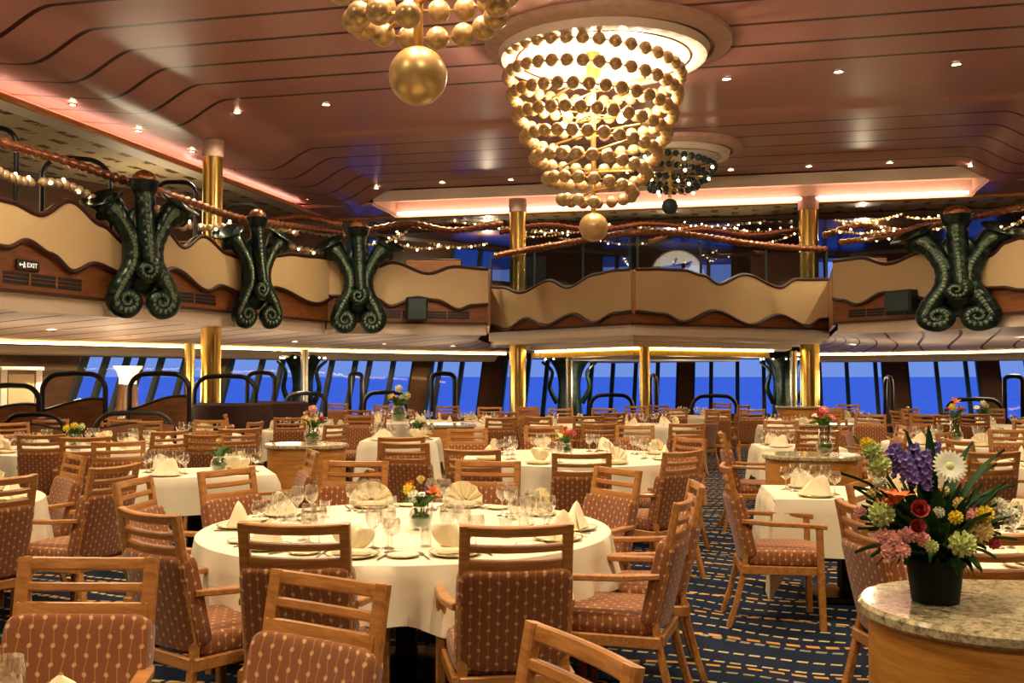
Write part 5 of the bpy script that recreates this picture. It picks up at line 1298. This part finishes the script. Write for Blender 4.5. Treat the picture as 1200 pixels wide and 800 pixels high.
ORD = ['first', 'second', 'third', 'fourth', 'fifth', 'sixth', 'seventh', 'eighth', 'ninth', 'tenth', 'eleventh', 'twelfth']
# rows of the photo
def zroom(s, t): return zc(s, t) - .004
k = 0
for s in [-6.55 + 1.66 * i for i in range(9)]:
    if -1.6 < s < 1.6: continue
    p = RM(s, 16.05, zroom(s, 16.05)); k += 1; fixture(p, 'ceiling downlight, %s from the left in the row level with the big chandelier' % ORD[k - 1])
    lamp('downlight_beam', 'SPOT', p - Vector((0, 0, .03)), 350, WARM, .06, 130)
k = 0
for s in [-6.6 + 1.66 * i for i in range(9)]:
    p = RM(s, 22.98 if s < 6 else 23.2, zroom(s, 22.9)); k += 1
    fixture(p, 'ceiling downlight, %s from the left in the far row before the pink cove' % ORD[k - 1]); lamp('downlight_beam', 'SPOT', p - Vector((0, 0, .03)), 300, WARM, .06, 130)
for k, (px, py) in enumerate(((85, 122), (162, 153), (225, 177), (278, 199), (325, 218), (362, 233))):
    p = onz(px, py, 5.84); fixture(p, 'small ceiling downlight, %s from the left edge in the slanting left row' % ORD[k], .045)
for t_ in (9.4, 3.2, -3):
    for s in (-6, -2.2, 1.9, 6):
        p = RM(s, t_, zroom(s, t_)); lamp('downlight_beam', 'SPOT', p - Vector((0, 0, .05)), 800, WARM, .12, 140)
# lamps under the gallery
UL = [(60, 17), (150, 19), (250, 20.5), (345, 22.5), (450, 24), (530, 26), (1000, 26), (1075, 25), (1150, 23.5), (1200, 21)]
for k, (px, D) in enumerate(UL):
    p = PX(px, D); p.z = 2.34; fixture(p, 'small downlight under the gallery, %s from the left' % ORD[k], .05, 'downlights under the gallery'); lamp('gallery_spot_beam', 'SPOT', p - Vector((0, 0, .03)), 200, WARM, .05, 160)
for k, (px, D) in enumerate(((700, 26), (860, 26.5))):  # two extra spots added below the bay soffit, no fixture built
    p = PX(px, D); lamp('gallery_spot_beam', 'SPOT', (p.x, p.y, 1.95), 120, WARM, .08, 150)
for px, D in ((30, 15.5), (130, 17), (230, 18.5), (330, 20.5), (430, 22.5), (520, 24.5), (990, 24.5), (1080, 23.5), (1160, 21.5), (690, 25.5), (800, 25.5), (880, 26)):  # fill lights added in mid-air, no fixtures, to brighten the space under the gallery
    p = PX(px, D); lamp('added_fill_glow', 'POINT', (p.x, p.y, 1.4), 30, WARM, .4)
# point lights added to brighten the upper gallery, without fixtures
for s, t_ in ((-10.3, 6), (-10.3, 12), (-9.5, 18), (-5, 27.5), (0, 28), (5, 28), (10.3, 20), (10.5, 12)):
    p = RM(s, t_, 5.3); lamp('gallery_fill_light', 'POINT', (p.x, p.y, 4.6 if t_ < 25 else 5.3), 85 if t_ < 25 else 60, WARM, .8 if t_ < 25 else .07)
SC.view_settings.view_transform = 'Standard'; SC.view_settings.look = 'None'; SC.view_settings.gamma = 1; SC.view_settings.exposure = 0; SC.view_settings.use_curve_mapping = False
SC.cycles.max_bounces = 7; SC.cycles.diffuse_bounces = 3; SC.cycles.glossy_bounces = 3; SC.cycles.transparent_max_bounces = 12; SC.cycles.sample_clamp_indirect = 6; SC.cycles.caustics_reflective = False; SC.cycles.caustics_refractive = False
